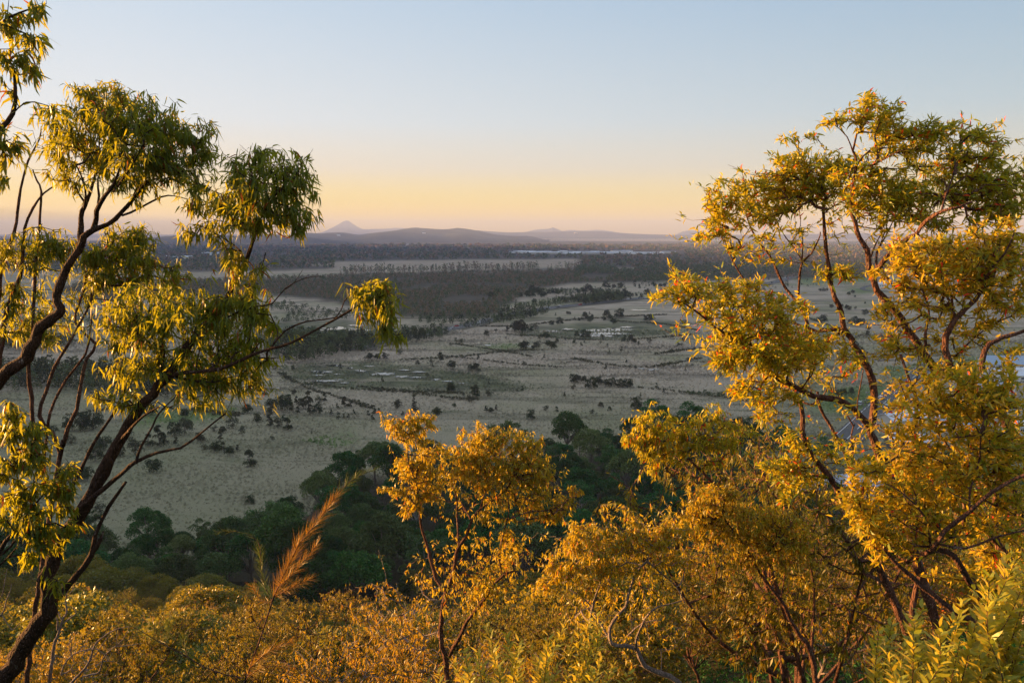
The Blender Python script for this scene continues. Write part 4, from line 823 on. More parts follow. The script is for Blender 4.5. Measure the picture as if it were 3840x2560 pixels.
sheoak('sheoak_branch', 'dark drooping she-oak branch low across the golden canopy, left of the orange plume', 5.6, [
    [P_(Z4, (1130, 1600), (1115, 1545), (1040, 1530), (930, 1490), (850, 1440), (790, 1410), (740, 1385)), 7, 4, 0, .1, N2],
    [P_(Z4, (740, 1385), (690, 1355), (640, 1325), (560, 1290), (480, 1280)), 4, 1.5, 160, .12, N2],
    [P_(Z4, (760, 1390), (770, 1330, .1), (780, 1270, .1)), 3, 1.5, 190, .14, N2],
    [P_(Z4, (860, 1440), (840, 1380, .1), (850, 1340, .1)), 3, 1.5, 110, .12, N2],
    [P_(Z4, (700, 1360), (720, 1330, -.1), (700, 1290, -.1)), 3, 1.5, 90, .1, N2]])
# ---------------------------------------------------------------- wattle shrubs in front
def wattle(name, label, Y, tips, L, W, foot):
    fx, fy = foot; b = at(fx, fy, Y); root = np.array([b[0], b[1], float(hillz(b[0], b[1])) - .1])
    tr = empty(name, root, label=label, cat='shrub')
    PL, DL, LL = [], [], []; 
    for (px, py, *dd) in tips:
        yy = Y + (dd[0] if dd else R.uniform(-.5, .5)); tp = at(px, py, yy)
        ln = R.uniform(.55, .9)
        m = tp + np.array([R.uniform(-.15, .15) - (tp[0] - root[0]) * .12, R.uniform(-.05, .1), -ln])
        S = catmull([root + np.array([R.uniform(-.1, .1), R.uniform(-.1, .1), 0]), (root + m) / 2 + np.array([0, 0, .1]), m, (m + tp) / 2 + R.normal(size=3) * .03, tp], .03)
        V, Q = tube_geo(S - root, np.linspace(.012, .0018, len(S)), 5, .05)
        mk('stem', V, None, Q, [M['barkC']], parent=tr, shade=True)
        seg = S[-int(len(S) * .62):]; Tn = nrm(np.gradient(seg, axis=0)); n = int(len(seg) * 2.3)
        i = np.linspace(0, len(seg) - 1, n).astype(int); az = np.arange(n) * 2.4 + R.uniform(0, 6)
        o = nrm(np.stack([np.cos(az), np.sin(az), np.full(n, .0)], -1))
        D = nrm(o * .8 + Tn[i] * R.uniform(.5, 1.1, (n, 1)) + R.normal(size=(n, 3)) * .12)
        PL.append(seg[i] - root); DL.append(D); LL.append(L * R.uniform(.75, 1.15, n) * np.where(i > len(seg) - 5, .7, 1))
    V, T, Q = leaves_geo(np.vstack(PL), np.vstack(DL), np.concatenate(LL), W, .12, up=np.array([0, 0, 1.]))
    mk('foliage', V, T, Q, [M['leafI']], parent=tr)
tp = [Z6(*p) for p in [(1100, 1225), (1060, 1265), (960, 1290), (900, 1330), (1180, 1310), (1290, 1190), (1340, 1140), (1410, 1080), (1490, 960), (1530, 1010), (1450, 1180), (1240, 1280), (1350, 1280), (1020, 1400), (1110, 1440), (940, 1440), (1190, 1420), (1270, 1390), (1430, 1330), (1520, 1240), (1560, 1130), (1360, 1420), (1470, 1420), (1560, 1360), (1000, 1510), (1120, 1530), (1230, 1500), (1330, 1520), (1450, 1510), (1550, 1500), (1400, 1220), (1540, 1050), (1590, 980), (1610, 1200), (1620, 1400), (1150, 1370), (1060, 1340)]]
wattle('wattle_shrub', 'bright green wattle shrub with broad curved leaves in the lower right corner', 5.6, tp, .14, .032, (3500, 3000))
tp = [Z5(*p) for p in [(735, 1270), (900, 1355), (840, 1325), (620, 1400), (560, 1450), (690, 1410), (760, 1380), (1130, 1290), (1255, 1240), (1290, 1215), (1165, 1370), (1060, 1390), (1310, 1430), (1000, 1460), (1210, 1450), (720, 1470), (820, 1440), (900, 1460), (500, 1510), (1380, 1480), (1280, 1330), (1100, 1480), (640, 1500), (1050, 1330), (960, 1400), (1200, 1320), (1270, 1500), (1450, 1520), (430, 1560)]]
wattle('wattle_shrub', 'low wattle shrub along the bottom edge with upright yellow green leafy shoots', 6.6, tp, .12, .025, (1950, 3000))

# ---------------------------------------------------------------- gum crowns down the sunlit slope
def proto_gum(name, seed, H, W, nl, leaf, leafm, barkm, lumps=7):
    """a spreading gum: trunk, limbs, tufted crown; origin at its foot"""
    global R
    R = np.random.RandomState(seed)
    tr = empty(name)
    P = catmull([(0, 0, -.6), (R.uniform(-.3, .3), R.uniform(-.3, .3), H * .25), (R.uniform(-.6, .6), R.uniform(-.6, .6), H * .5), (R.uniform(-.8, .8), R.uniform(-.8, .8), H * .78)], .4)
    V, Q = tube_geo(P, np.linspace(.16, .05, len(P)) * H / 8, 6, .1); mk('trunk', V, None, Q, [barkm], parent=tr, shade=True)
    nodes = [P[len(P) // 2:]]; tg = []; lv, lq, off = [], [], 0
    for i in range(lumps):
        a = 2 * PI * i / lumps * 1.0 + R.uniform(-.3, .3); rr_ = W * .5 * R.uniform(.35, .85) * (1 if i else .15)
        c = np.array([math.cos(a) * rr_, math.sin(a) * rr_, H * R.uniform(.62, .9) if i else H * .92])
        b = P[int(len(P) * R.uniform(.35, .8))]
        L = catmull([b, (b + c) / 2 + np.array([math.cos(a) * .3, math.sin(a) * .3, -.3]), c], .35)
        V, Q = tube_geo(L, np.linspace(.06, .018, len(L)) * H / 8, 5, .1); lv.append(V); lq.append(Q + off); off += len(V)
        nodes.append(L[len(L) // 3:])
        rr2 = W * R.uniform(.13, .23); n = int(nl / lumps / leaf['per'])
        kk = 7; sub = ell_pts(kk, c + np.array([0, 0, rr2 * .1]), np.array([rr2, rr2, rr2 * .6]), 5)
        tg.append(sub[R.randint(0, kk, n)] + R.normal(size=(n, 3)) * rr2 * np.array([.3, .3, .2]))
    mk('limbs', np.vstack(lv), None, np.vstack(lq), [barkm], parent=tr, shade=True)
    nodes = np.vstack(nodes)
    geo = crown_geo(nodes, np.zeros(len(nodes)), np.vstack(tg), leaf, .006, .04, .3, 3)
    foliage_obj('crown', geo, tr, leafm, barkm)
    return tr
def proto_dome(name, seed, H, W, nf, fs, leafm, trunk=True, shape='dome', nl=26):
    """a dense crown made of leafy lumps round a short trunk"""
    global R
    R = np.random.RandomState(seed)
    tr = empty(name)
    P = catmull([(0, 0, -.5), (R.uniform(-.2, .2), 0, H * .3), (R.uniform(-.4, .4), R.uniform(-.4, .4), H * .7)], .6)
    V, Q = tube_geo(P, np.linspace(.03, .01, len(P)) * H, 5, .1)
    vv, qq, off = [V], [Q], len(V); cs = []
    for i in range(nl):
        if shape == 'dome':
            d = nrm(R.normal(size=(1, 3)))[0]; d[2] = abs(d[2]) * 1.1 - .25
            c = np.array([d[0] * W * .39, d[1] * W * .39, H * .58 + d[2] * H * .36]); r = W * R.uniform(.09, .22)
        elif shape == 'cone':
            h = R.uniform(.06, .95); a = R.uniform(0, 2 * PI); w = W * .42 * (1.06 - h) ** .55 * R.uniform(.4, 1)
            c = np.array([math.cos(a) * w, math.sin(a) * w, H * h]); r = W * .17 * (1.15 - h * .75)
        else:
            a = R.uniform(0, 2 * PI); w = W * .38 * R.uniform(.1, 1) ** .6
            c = np.array([math.cos(a) * w, math.sin(a) * w, H * R.uniform(.15, .82) * (1 - (w / W) ** 2 * 1.5)]); r = W * R.uniform(.12, .2)
        cs.append((c, r))
        if i % 3 == 0 and trunk:
            L = catmull([P[len(P) // 2], (P[len(P) // 2] + c) / 2, c], .8); V, Q = tube_geo(L, np.linspace(.012, .004, len(L)) * H, 4)
            vv.append(V); qq.append(Q + off); off += len(V)
    mk('trunk', np.vstack(vv), None, np.vstack(qq), [M['barkV']], parent=tr, shade=True)
    per = nf // nl; PP, DD = [], []
    for c, r in cs:
        d = nrm(R.normal(size=(per, 3))); d[:, 2] = np.where(d[:, 2] < -.3, -d[:, 2], d[:, 2])
        PP.append(c + d * r * R.uniform(.72, 1.08, (per, 1)) * np.array([1, 1, .85])); DD.append(nrm(d * .55 + R.normal(size=(per, 3)) * .75 + np.array([0, 0, .1])))
    PP, DD = np.vstack(PP), np.vstack(DD)
    V, T, Q = leaves_geo(PP, DD, fs * R.uniform(.6, 1.3, len(PP)), fs * .62, .1, True)
    mk('crown', V, T, None, [leafm], parent=tr)
    return tr
LS = dict(L=.17, W=.042, per=8, mode='droop', bend=.15, simple=True)
gums = [proto_gum('slope_gum', 101 + i, 7.0 + i % 3, 7.5 + (i % 2) * 1.2, 13500, LS, M[('leafS', 'leafG', 'leafR')[i % 3]], M['barkG'] if i % 3 == 0 else M['barkC'], 7 + i % 3) for i in range(6)]
dens = [proto_dome('slope_gum', 151 + i, 6.5 + i, 8.0, 8000, .3, M[('leafS', 'leafG', 'leafR')[i % 3]], nl=26) for i in range(3)]
dome = [proto_dome('forest_tree', 201 + i, 11 + i, 10, 7500, .44, M['valley'] if i % 2 == 0 else M['valleyb'], nl=24) for i in range(5)]
dome += [proto_dome('forest_tree', 231, 13, 7, 5500, .36, M['valleyb'], shape='open', nl=20)]
LV = dict(L=.5, W=.2, per=8, mode='spread', bend=.1, simple=True)
dome += [proto_gum('forest_tree', 241 + i, 13 + i, 9.5, 7000, LV, M['valleyb' if i else 'valley'], M['barkP'], 9) for i in range(2)]
cone = [proto_dome('sheoak_tree', 301 + i, 5, 3.6, 2200, .27, M['oak'] if i < 3 else M['oakb'], shape='cone', nl=20) for i in range(4)]
bush = [proto_dome('plain_bush', 331 + i, 4, 4.4, 2000, .26, M['oak'] if i != 1 else M['oakb'], shape='open', nl=20) for i in range(3)]
wisp = [proto_dome('plain_shrub', 351 + i, 3.6, 3.2, 800, .26, M['oakb'], shape='open', nl=14) for i in range(2)]
R = np.random.RandomState(5)
used = set()
def place(proto, x, y, z, s, rz=None, label=None, group=None, cat='tree', sz=1.0):
    if proto.name in used: o = copy_tree(proto)
    else: o = proto; used.add(proto.name)
    o.location = (x, y, z); o.rotation_euler = (R.uniform(-.04, .04), R.uniform(-.04, .04), R.uniform(0, 6.28) if rz is None else rz)
    o.scale = (s, s, s * sz)
    return tag(o, label, cat, group)

def where(px):
    for lim, w_ in ((500, 'at far left'), (1000, 'left of the orange needle plume'), (1500, 'behind the orange needle plume'), (2150, 'behind the central twin trunk gum'), (2800, 'right of the central twin trunk gum'), (3300, 'behind the crooked right trunks')):
        if px < lim: return w_
    return 'behind the rightmost gums'
pts = []
def free(x, y, d):
    for a, b, c in pts:
        if (a - x) ** 2 + (b - y) ** 2 < ((d + c) / 2) ** 2: return False
    return True
# sunlit slope: top of the lit canopy as seen from the lookout, by column
LIT = ([0, 250, 600, 900, 1100, 1400, 1700, 2100, 2400, 2800, 3200, 3840], [2085, 2110, 2150, 2170, 2290, 2290, 1960, 1960, 1960, 1980, 1980, 1900])
for y0 in np.arange(20, 140, 2.3):
    sp_ = 7.2 if y0 < 60 else 6.6
    for x0 in np.arange(-92, 92, 1.9):
        x, y = x0 + R.uniform(-.9, .9), y0 + R.uniform(-1.1, 1.1)
        z = float(hillz(x, y)); 
        px, py = proj((x, y, z + 6))
        if not -260 < px < 4100 or py > 3000: continue
        s = R.uniform(.85, 1.35); H = 7.5 * s
        # the canopy's upper outline
        lim = np.interp(px, *LIT)
        while proj((x, y, z + H))[1] < lim and s > .35: s -= .06; H = 7.5 * s
        if proj((x, y, z + H))[1] < lim - 8 or s < .42: continue
        if y < 32 and (px < 1500): continue
        if not free(x, y, sp_ * (.75 + .3 * s)): continue
        pts.append((x, y, sp_ * (.75 + .3 * s)))
        pr = dens[R.randint(3)] if (y > 42 and R.rand() < .62) else gums[R.randint(6)]
        ts = 'small' if s < .7 else ('broad' if s > 1.0 else 'rounded')
        place(pr, x, y, z, s, label=f"{ts} golden gum {where(px)}, {'near top' if y < 45 else ('middle' if y < 80 else 'low')} on the sunlit slope", group='gum crowns on the sunlit slope')
print('slope', len(pts))
# ---------------------------------------------------------------- forest in the shaded valley
EDGE = ([-200, 0, 400, 1000, 1080, 1200, 1350, 1500, 2000, 2100, 2400, 2700, 2900, 4100], [182, 178, 176, 180, 204, 222, 246, 240, 246, 262, 280, 288, 250, 225])
ns = len(pts)
VGAP = [(*gnd(3130, 1850)[:2], 24), (*gnd(3000, 1870)[:2], 10), (*gnd(3390, 1680)[:2], 22), (*gnd(3440, 1590)[:2], 22), (*gnd(3600, 1640)[:2], 20), (*gnd(3250, 1580)[:2], 16), (*gnd(3150, 1660)[:2], 8)]
for y0 in np.arange(112, 292, 3.0):
    for x0 in np.arange(-190, 200, 3.0):
        x, y = x0 + R.uniform(-1.9, 1.9), y0 + R.uniform(-1.9, 1.9)
        px, _ = proj((x, y, 5))
        if not -150 < px < 3990: continue
        if y > np.interp(px, *EDGE) + R.uniform(-6, 3): continue
        if any((x - a) ** 2 + (y - b) ** 2 < c * c for a, b, c in VGAP): continue
        s = R.uniform(.55, 1.2) * (1.1 if px > 1000 else 1.0); z = float(hillz(x, y))
        if px > 2800: s *= .8
        if proj((x, y, z + 12 * s))[1] > np.interp(px, *LIT) + 25: continue
        if not free(x, y, 7.3 * s + .5): continue
        pts.append((x, y, 7.3 * s + .5))
        i = R.choice(8, p=[.22, .14, .18, .10, .12, .06, .10, .08])
        tone = 'white limbed' if i > 5 else 'grey green' if i in (1, 3, 5) else 'deep green'
        ts = 'small' if s < .65 else ('big' if s > .9 else 'rounded')
        rw = 'below the sunlit slope' if y < 150 else ('at the grass plain edge' if y > np.interp(px, *EDGE) - 14 else 'in the shaded valley')
        place(dome[i], x, y, z - .3, s, label=f'{ts} {tone} tree {rw}, {where(px)}', group='forest trees in the shaded valley')
print('valley', len(pts) - ns)
# ---------------------------------------------------------------- trees standing singly on the plain
# (column, foot row, height) in the picture, read off enlarged views; kind c cone, b bush, w wisp
TR = []
for Zf, s, L in (
  (W3, 2.94, [(45,730,90,'b'),(165,770,165,'b'),(250,690,100,'c'),(275,755,80,'c'),(330,695,85,'c'),(405,745,100,'b'),(460,720,160,'c'),(340,785,70,'c'),(480,810,110,'c'),(555,795,90,'b'),(575,690,80,'w'),(635,655,80,'c'),(780,740,55,'c'),(858,725,110,'c'),(895,722,40,'b'),(928,725,45,'c'),(715,812,65,'c'),(795,850,65,'c'),(850,840,45,'c'),(900,852,58,'c'),(962,805,55,'c'),(1120,815,55,'c'),(1190,805,70,'c'),(1237,780,50,'c'),(1168,872,68,'c'),(1443,735,90,'w'),(1640,790,90,'w'),(1860,810,70,'b'),(1500,815,50,'c'),(30,930,120,'c'),(125,955,120,'w'),(232,975,130,'c'),(190,890,80,'c'),(30,830,80,'b'),(495,1015,35,'c'),(60,1085,50,'w'),(1922,235,105,'c'),(2045,305,85,'b'),(1660,255,40,'b'),(1145,200,70,'b'),(1215,205,65,'b'),(1310,200,80,'w'),(2300,625,120,'c'),(2235,670,80,'w'),(2030,550,70,'b'),(1665,515,35,'w'),(2065,720,40,'b'),(1630,610,35,'b'),(285,310,40,'b'),(100,310,60,'w'),(215,420,45,'w'),(460,195,120,'w'),(2250,330,60,'b'),(2310,340,80,'b'),(300,590,50,'b'),(2030,50,40,'w'),(1470,145,60,'w')]),
  (W2, 2.94, [(70,1420,55,'b'),(175,1365,35,'w'),(300,1365,60,'w'),(385,1370,100,'b'),(440,1375,110,'b'),(490,1370,80,'b'),(570,1360,50,'b'),(610,1340,60,'w'),(460,1415,40,'w'),(285,1440,25,'w'),(660,1450,60,'w'),(725,1445,75,'b'),(790,1290,40,'b'),(885,1285,65,'b'),(845,1475,35,'b'),(940,1460,35,'w'),(1040,1490,35,'b'),(1150,1490,30,'w'),(1165,1440,80,'b'),(1205,1430,50,'b'),(1073,1415,50,'b'),(1345,1440,50,'w'),(1600,1450,50,'w'),(1580,1475,40,'b'),(1665,1490,75,'b'),(1695,1490,50,'b'),(1865,1490,55,'w'),(1800,1395,20,'b'),(1862,1370,25,'w'),(1465,1280,60,'b'),(1400,1220,75,'b'),(1440,1225,40,'b'),(1365,1240,40,'b'),(1530,1210,80,'b'),(1560,1205,40,'b'),(1578,1150,40,'c'),(1155,1245,75,'b'),(1215,1265,60,'b'),(1235,1205,30,'b'),(1208,1180,35,'c'),(1045,1230,30,'c'),(1090,1240,35,'c'),(965,1175,30,'b'),(990,1172,25,'b'),(835,1185,30,'c'),(1860,1245,60,'b'),(1900,1245,50,'b'),(1820,1240,45,'b'),(1845,970,60,'b'),(1778,995,55,'c'),(1720,970,28,'b'),(1680,975,30,'b'),(1705,865,30,'c'),(1756,885,45,'c'),(1705,835,35,'b'),(1580,832,30,'c'),(1550,900,60,'b'),(1475,893,40,'b'),(1385,880,60,'b'),(1415,883,40,'b'),(1195,945,80,'b'),(1130,935,45,'b'),(1085,935,30,'b'),(1235,940,35,'b'),(1350,930,30,'b'),(1070,978,20,'c'),(900,925,45,'c'),(820,950,55,'b'),(760,950,40,'b'),(860,955,45,'b'),(940,940,22,'b'),(840,985,25,'c'),(570,940,70,'b'),(620,950,70,'b'),(680,980,75,'b'),(710,985,60,'b'),(560,990,80,'b'),(520,985,60,'b'),(440,985,50,'b'),(400,940,45,'b'),(600,1055,50,'b'),(1660,1005,25,'w'),(1525,960,18,'c'),(1900,850,28,'b'),(1930,870,35,'b'),(1985,875,40,'b'),(2030,870,40,'b'),(2250,1470,30,'w'),(2190,1530,50,'w'),(1405,1520,30,'c'),(1330,1495,30,'w'),(455,1555,70,'b'),(495,1555,70,'b'),(625,1555,65,'b'),(790,1555,80,'b'),(760,1520,60,'b'),(585,1555,40,'b'),(2260,1300,65,'w'),(200,945,45,'b'),(120,990,60,'b'),(340,930,30,'b')]),
  (Z5, 1.35, [(490,205,30,'b'),(555,88,35,'b'),(675,115,45,'b'),(745,120,35,'w'),(735,195,32,'c'),(760,197,25,'b'),(785,188,28,'c'),(965,232,40,'b'),(1035,190,30,'w'),(1270,205,25,'w'),(1315,175,25,'b'),(1360,190,20,'b'),(1175,45,35,'b'),(1195,50,35,'b'),(1230,50,30,'b'),(1265,80,50,'b'),(1300,60,40,'b'),(1340,65,35,'b'),(1380,65,35,'b'),(1420,70,35,'b'),(1450,70,42,'b'),(1490,180,50,'b'),(285,175,40,'w'),(370,165,30,'w')]),
  (Z4, 1.225, [(365,635,60,'b'),(620,520,75,'w'),(555,530,40,'b'),(480,500,60,'b'),(735,480,90,'c'),(685,480,55,'c'),(800,430,50,'b'),(850,430,60,'b'),(808,480,40,'c'),(705,600,60,'b'),(1148,575,75,'c'),(1055,525,40,'b'),(985,510,45,'b'),(1025,500,40,'c'),(1010,460,45,'c'),(1092,505,30,'c'),(1145,745,35,'b'),(1110,425,35,'w'),(1070,400,55,'w'),(1025,420,30,'b'),(985,415,30,'w'),(940,310,30,'c'),(440,550,60,'b'),(400,640,60,'b'),(460,790,50,'w'),(325,470,40,'w'),(330,410,60,'b'),(380,410,70,'b'),(430,400,70,'b'),(690,340,50,'b'),(850,350,35,'b'),(925,465,30,'b'),(240,440,50,'b'),(590,440,40,'b'),(1180,370,35,'b'),(1260,310,30,'b'),(1140,330,40,'b'),(310,640,60,'w'),(910,450,28,'b'),(940,500,30,'w')]),
  (W5, 2.673, [(500,230,60,'b'),(430,200,60,'b'),(540,205,55,'b'),(620,215,60,'b')]),
  (lambda x, y: (3000 + x / 2.8, 900 + y / 2.8), 2.8, [(508,580,35,'b'),(552,565,32,'b'),(330,718,35,'b'),(440,710,30,'b'),(490,738,45,'b'),(525,738,35,'b'),(680,798,55,'b'),(210,860,60,'w'),(245,865,65,'b'),(590,905,80,'b'),(640,905,75,'b'),(715,945,40,'b'),(710,1015,50,'b'),(520,890,45,'b'),(210,540,30,'b'),(250,540,30,'b'),(280,535,25,'b'),(580,725,30,'w'),(685,668,18,'b'),(790,1060,40,'b'),(575,600,18,'b')])):
    for x, y, hh, kd in L: TR.append((*Zf(x, y), hh / s, kd))
rr2_ = np.random.RandomState(33)
for _ in range(42): TR.append((rr2_.uniform(1250, 2750), rr2_.uniform(1240, 1545), rr2_.uniform(10, 20), 'c' if rr2_.rand() < .7 else 'w'))
landm = lambda px, py: ('near the houses on the right' if px > 2950 else 'near the bright central ponds' if (py < 1330 and 1950 < px < 2600 and py > 1180) else 'beyond the highway belt' if py < 1180 and px > 1800 else 'near the long marsh pools' if 1330 < py < 1500 and px > 1100 else 'seen through the left hand gum' if px < 950 else 'on the dry grass below the marsh' if py >= 1500 else 'on the open plain')
R = np.random.RandomState(8); cntp = 0
for px, py, hh, kd in TR:
    g = gnd(px, py, .1); D = g[1] / math.cos(.1); Hm = max(hh * D / F, .9) * 1.08
    pr, h0 = {'c': (cone[R.randint(4)], 5.), 'b': (bush[R.randint(3)], 3.3), 'w': (wisp[R.randint(2)], 3.2)}[kd]
    s = Hm / h0 * 1.12
    sz = {'c': 'pointed', 'b': 'rounded', 'w': 'thin greyish'}[kd]; big_ = 'tiny' if Hm < 2.2 else 'small' if Hm < 4 else 'mid sized' if Hm < 7 else 'large'
    place(pr, g[0], g[1], -.1, s * (.88 if kd == 'b' else .98), sz=1.18 if kd == 'b' else 1.0, label=f'{big_} {sz} dark tree standing {landm(px, py)}', group='scattered trees on the plain', cat='tree'); cntp += 1
for pr in cone + bush + wisp + gums + dens + dome:
    if pr.name not in used:
        for c in list(pr.children): bpy.data.objects.remove(c)
        bpy.data.objects.remove(pr)
print('plain', cntp)
# ---------------------------------------------------------------- far woodland read as one mass
CLEAR = zone([(1900, 941), (2570, 941), (2570, 962), (1900, 962)])
def mass(name, polys, spacing, H, W, seed, mats, nface=26, fs=1.3, trunks=False, maxd=1e9, jit=.5, hz=None):
    rng = np.random.RandomState(seed); PX = []
    for poly in polys:
        P = np.array(poly); lo, hi = P.min(0), P.max(0)
        y = lo[1]
        ys = []
        while y < min(hi[1], maxd): ys.append(y); y += max(spacing, spacing * y / 1000)
        for y in ys:
            sp2 = max(spacing, spacing * y / 1000)
            x = np.arange(max(lo[0], -.72 * y - 40), min(hi[0], .72 * y + 40), sp2)
            xx = x + rng.uniform(-jit, jit, len(x)) * sp2; yy = y + rng.uniform(-jit, jit, len(x)) * sp2
            m = in_poly(xx, yy, poly) & ~in_poly(xx, yy, CLEAR)
            if spacing > 5 and len(xx) and y > 600: m &= np.array([noise.noise(Vector((a / 95, b / 150, 7))) > -.33 for a, b in zip(xx, yy)])
            PX.append(np.c_[xx[m], yy[m]])
    PX = np.vstack(PX); n = len(PX)
    sc_ = rng.uniform(.6, 1.2, n) * np.array([1 + .35 * noise.noise(Vector((a / 70, b / 70, seed))) for a, b in PX])
    grow_ = np.maximum(1, PX[:, 1] / 1000) ** .75
    d = nrm(rng.normal(size=(n, nface, 3))); h = rng.uniform(.28, 1.0, (n, nface))
    wid = np.where(h < .45, .7, 1.12 - h * .75)[..., None]
    pos = np.concatenate([d[..., :2] * wid * (W * .5), (h * H)[..., None]], -1) * sc_[:, None, None] * np.array([1., 1, 1])
    pos[..., :2] *= grow_[:, None, None]
    pos[..., :2] += PX[:, None, :]
    B = pos.reshape(-1, 3); D = nrm(d.reshape(-1, 3) * np.array([1, 1, .4]) + np.array([0, 0, .55]))
    fsz = np.repeat(fs * sc_ * grow_ ** .9, nface)
    ref = rng.normal(size=B.shape); S = nrm(np.cross(D, ref))
    V = np.stack([B - D * fsz[:, None] * .5, B + S * fsz[:, None] * .38, B + D * fsz[:, None] * .6, B - S * fsz[:, None] * .38], 1).reshape(-1, 3)
    T = (np.arange(len(B))[:, None, None] * 4 + np.array([[0, 1, 2], [0, 2, 3]])[None]).reshape(-1, 3)
    mi = np.zeros(len(T), np.int32); Qs = None
    if len(mats) > 1: mi[np.repeat(rng.rand(n) < .45, nface * 2)] = 1
    ms = list(mats)
    if trunks:
        A = np.c_[PX, np.zeros(n)]; A[:, :2] += rng.uniform(-1.5, 1.5, (n, 2))
        Vt, Qt = segs_geo(A, A + np.c_[rng.uniform(-.5, .5, (n, 2)), H * .6 * sc_], np.full(n, .22) * grow_, np.full(n, .14) * grow_, 3)
        Qs = Qt + len(V); V = np.vstack([V, Vt]); ms.append(M['barkV'])
    o = mk(name, V, T, Qs, ms, midx3=mi, midx4=(len(ms) - 1) if trunks else None)
    return tag(o, kind='stuff'), n
_, a = mass('paperbark_woodland', [WZ['melaleuca']], 6.2, 7, 4.8, 1, [M['wood'], M['woodg']], 26, 1.15, False)
_, b = mass('paperbark_woodland', [WZ['strip']], 7, 15, 5, 2, [M['wood'], M['woodg']], 20, 1.6, True)
_, c = mass('distant_woodland', [WZ['far']], 14, 13, 9, 3, [M['woodg'], M['wood']], 14, 3.6, True, 5200)
print('woods', a, b, c)
GW = [zone(p) for p in ([(2160, 1006), (2600, 1003), (3320, 1000), (3320, 1018), (2900, 1035), (2600, 1056), (2420, 1062), (2150, 1050)],)]
mass('green_woodland', GW, 8, 9, 7, 4, [M['woodg']], 26, 1.7)
# mid plain scrub and the belts of trees along the highway and the creek
BELT = [zone(p) for p in ([(1000, 1345), (1010, 1290), (1110, 1262), (1240, 1275), (1400, 1290), (1500, 1268), (1640, 1243), (1690, 1250), (1660, 1275), (1560, 1290), (1460, 1300), (1350, 1330), (1250, 1345), (1100, 1370)],
   [(1730, 1233), (1800, 1225), (1960, 1185), (2050, 1168), (2060, 1180), (1950, 1208), (1850, 1222), (1760, 1240)],
   [(1850, 1190), (1960, 1160), (2100, 1135), (2260, 1117), (2340, 1110), (2370, 1118), (2330, 1133), (2200, 1148), (2160, 1140), (2050, 1152), (1960, 1168), (1880, 1190)],
   [(-100, 1400), (250, 1380), (560, 1400), (800, 1440), (760, 1500), (500, 1500), (200, 1470), (-100, 1480)], [(-200, 1270), (150, 1280), (300, 1300), (150, 1320), (-200, 1310)])]
mass('roadside_belt', BELT, 5.2, 8.5, 6.5, 5, [M['woodg'], M['oak']], 80, 1.0)
SCR = [zone(p) for p in ([(1000, 1140), (1080, 1150), (1300, 1170), (1360, 1185), (1300, 1200), (1100, 1215), (950, 1200)], [(930, 1250), (1100, 1268), (1280, 1258), (1330, 1270), (1150, 1285), (950, 1280)],
   [(1580, 1192), (1800, 1180), (1870, 1188), (1700, 1222), (1560, 1215)], [(2020, 1095), (2200, 1085), (2300, 1092), (2120, 1110)], [(-300, 1200), (200, 1190), (600, 1180), (750, 1200), (400, 1225), (-200, 1240)], [(500, 1225), (620, 1215), (700, 1235), (560, 1250)])]
mass('plain_scrub', SCR, 7.5, 4.5, 4.5, 6, [M['woodg'], M['oak']], 34, .9)
def line_poly(pts, w):
    P = np.array([gnd(*p)[:2] for p in pts]); P = catmull(np.c_[P, P[:, :1] * 0], 8)[:, :2]
    N = nrm(np.gradient(P, axis=0)); N = np.c_[-N[:, 1], N[:, 0]]
    f = (np.array([.35 + 1.1 * abs(noise.noise(Vector((a / 26, b / 26, 2)))) * 1.6 for a, b in P]) * w)[:, None]
    return [tuple(q) for q in np.vstack([P + N * f, (P - N * f)[::-1]])]
REED = [line_poly(p, w_) for p, w_ in (([(1500, 1352), (1640, 1345), (1760, 1335), (1900, 1318), (2050, 1312)], 2.2), ([(1640, 1335), (1800, 1350), (1950, 1368), (2110, 1378)], 2), ([(1330, 1450), (1450, 1462), (1600, 1480), (1700, 1496), (1800, 1500)], 2.4),
   ([(2150, 1345), (2280, 1368), (2400, 1380), (2520, 1366), (2620, 1345)], 2.6), ([(2330, 1450), (2480, 1462), (2640, 1482), (2850, 1512)], 1.5), ([(1900, 1255), (2050, 1262), (2200, 1275), (2400, 1272), (2600, 1255)], 3.2),
   ([(1800, 1225), (1950, 1222), (2150, 1200), (2300, 1190), (2500, 1180)], 2.5), ([(2300, 1205), (2480, 1215), (2620, 1240)], 4), ([(1700, 1290), (1800, 1305), (1900, 1320), (2000, 1340)], 2), ([(1050, 1400), (1150, 1455), (1300, 1500), (1420, 1540)], 1.6), ([(2450, 1330), (2600, 1310), (2750, 1300)], 2.5),
   ([(1150, 1440), (1350, 1462), (1550, 1470), (1750, 1478)], 2.2), ([(250, 1560), (450, 1530), (700, 1540), (900, 1560)], 2.5), ([(600, 1430), (800, 1470), (1000, 1480)], 2.5), ([(2860, 1120), (3000, 1180), (3150, 1240), (3250, 1330)], 2))]
k = NT('reed_bed'); rp = k.n('NewGeometry').outputs['Random Per Island']
M['reed'] = k.done(k.princ(k.ramp(rp, [(0, (.045, .05, .03)), (.5, (.08, .09, .045)), (1, (.15, .13, .085))]), .95, .03))
mass('reed_beds', REED, 1.5, .95, 1.8, 14, [M['reed']], 9, .8)
HEDGE = [zone([(2560, 1476), (2700, 1484), (2850, 1497), (2850, 1508), (2700, 1494), (2560, 1484)])]
mass('hedge_scrub', HEDGE, 2.6, 2.3, 2.6, 12, [M['woodg']], 60, .5)
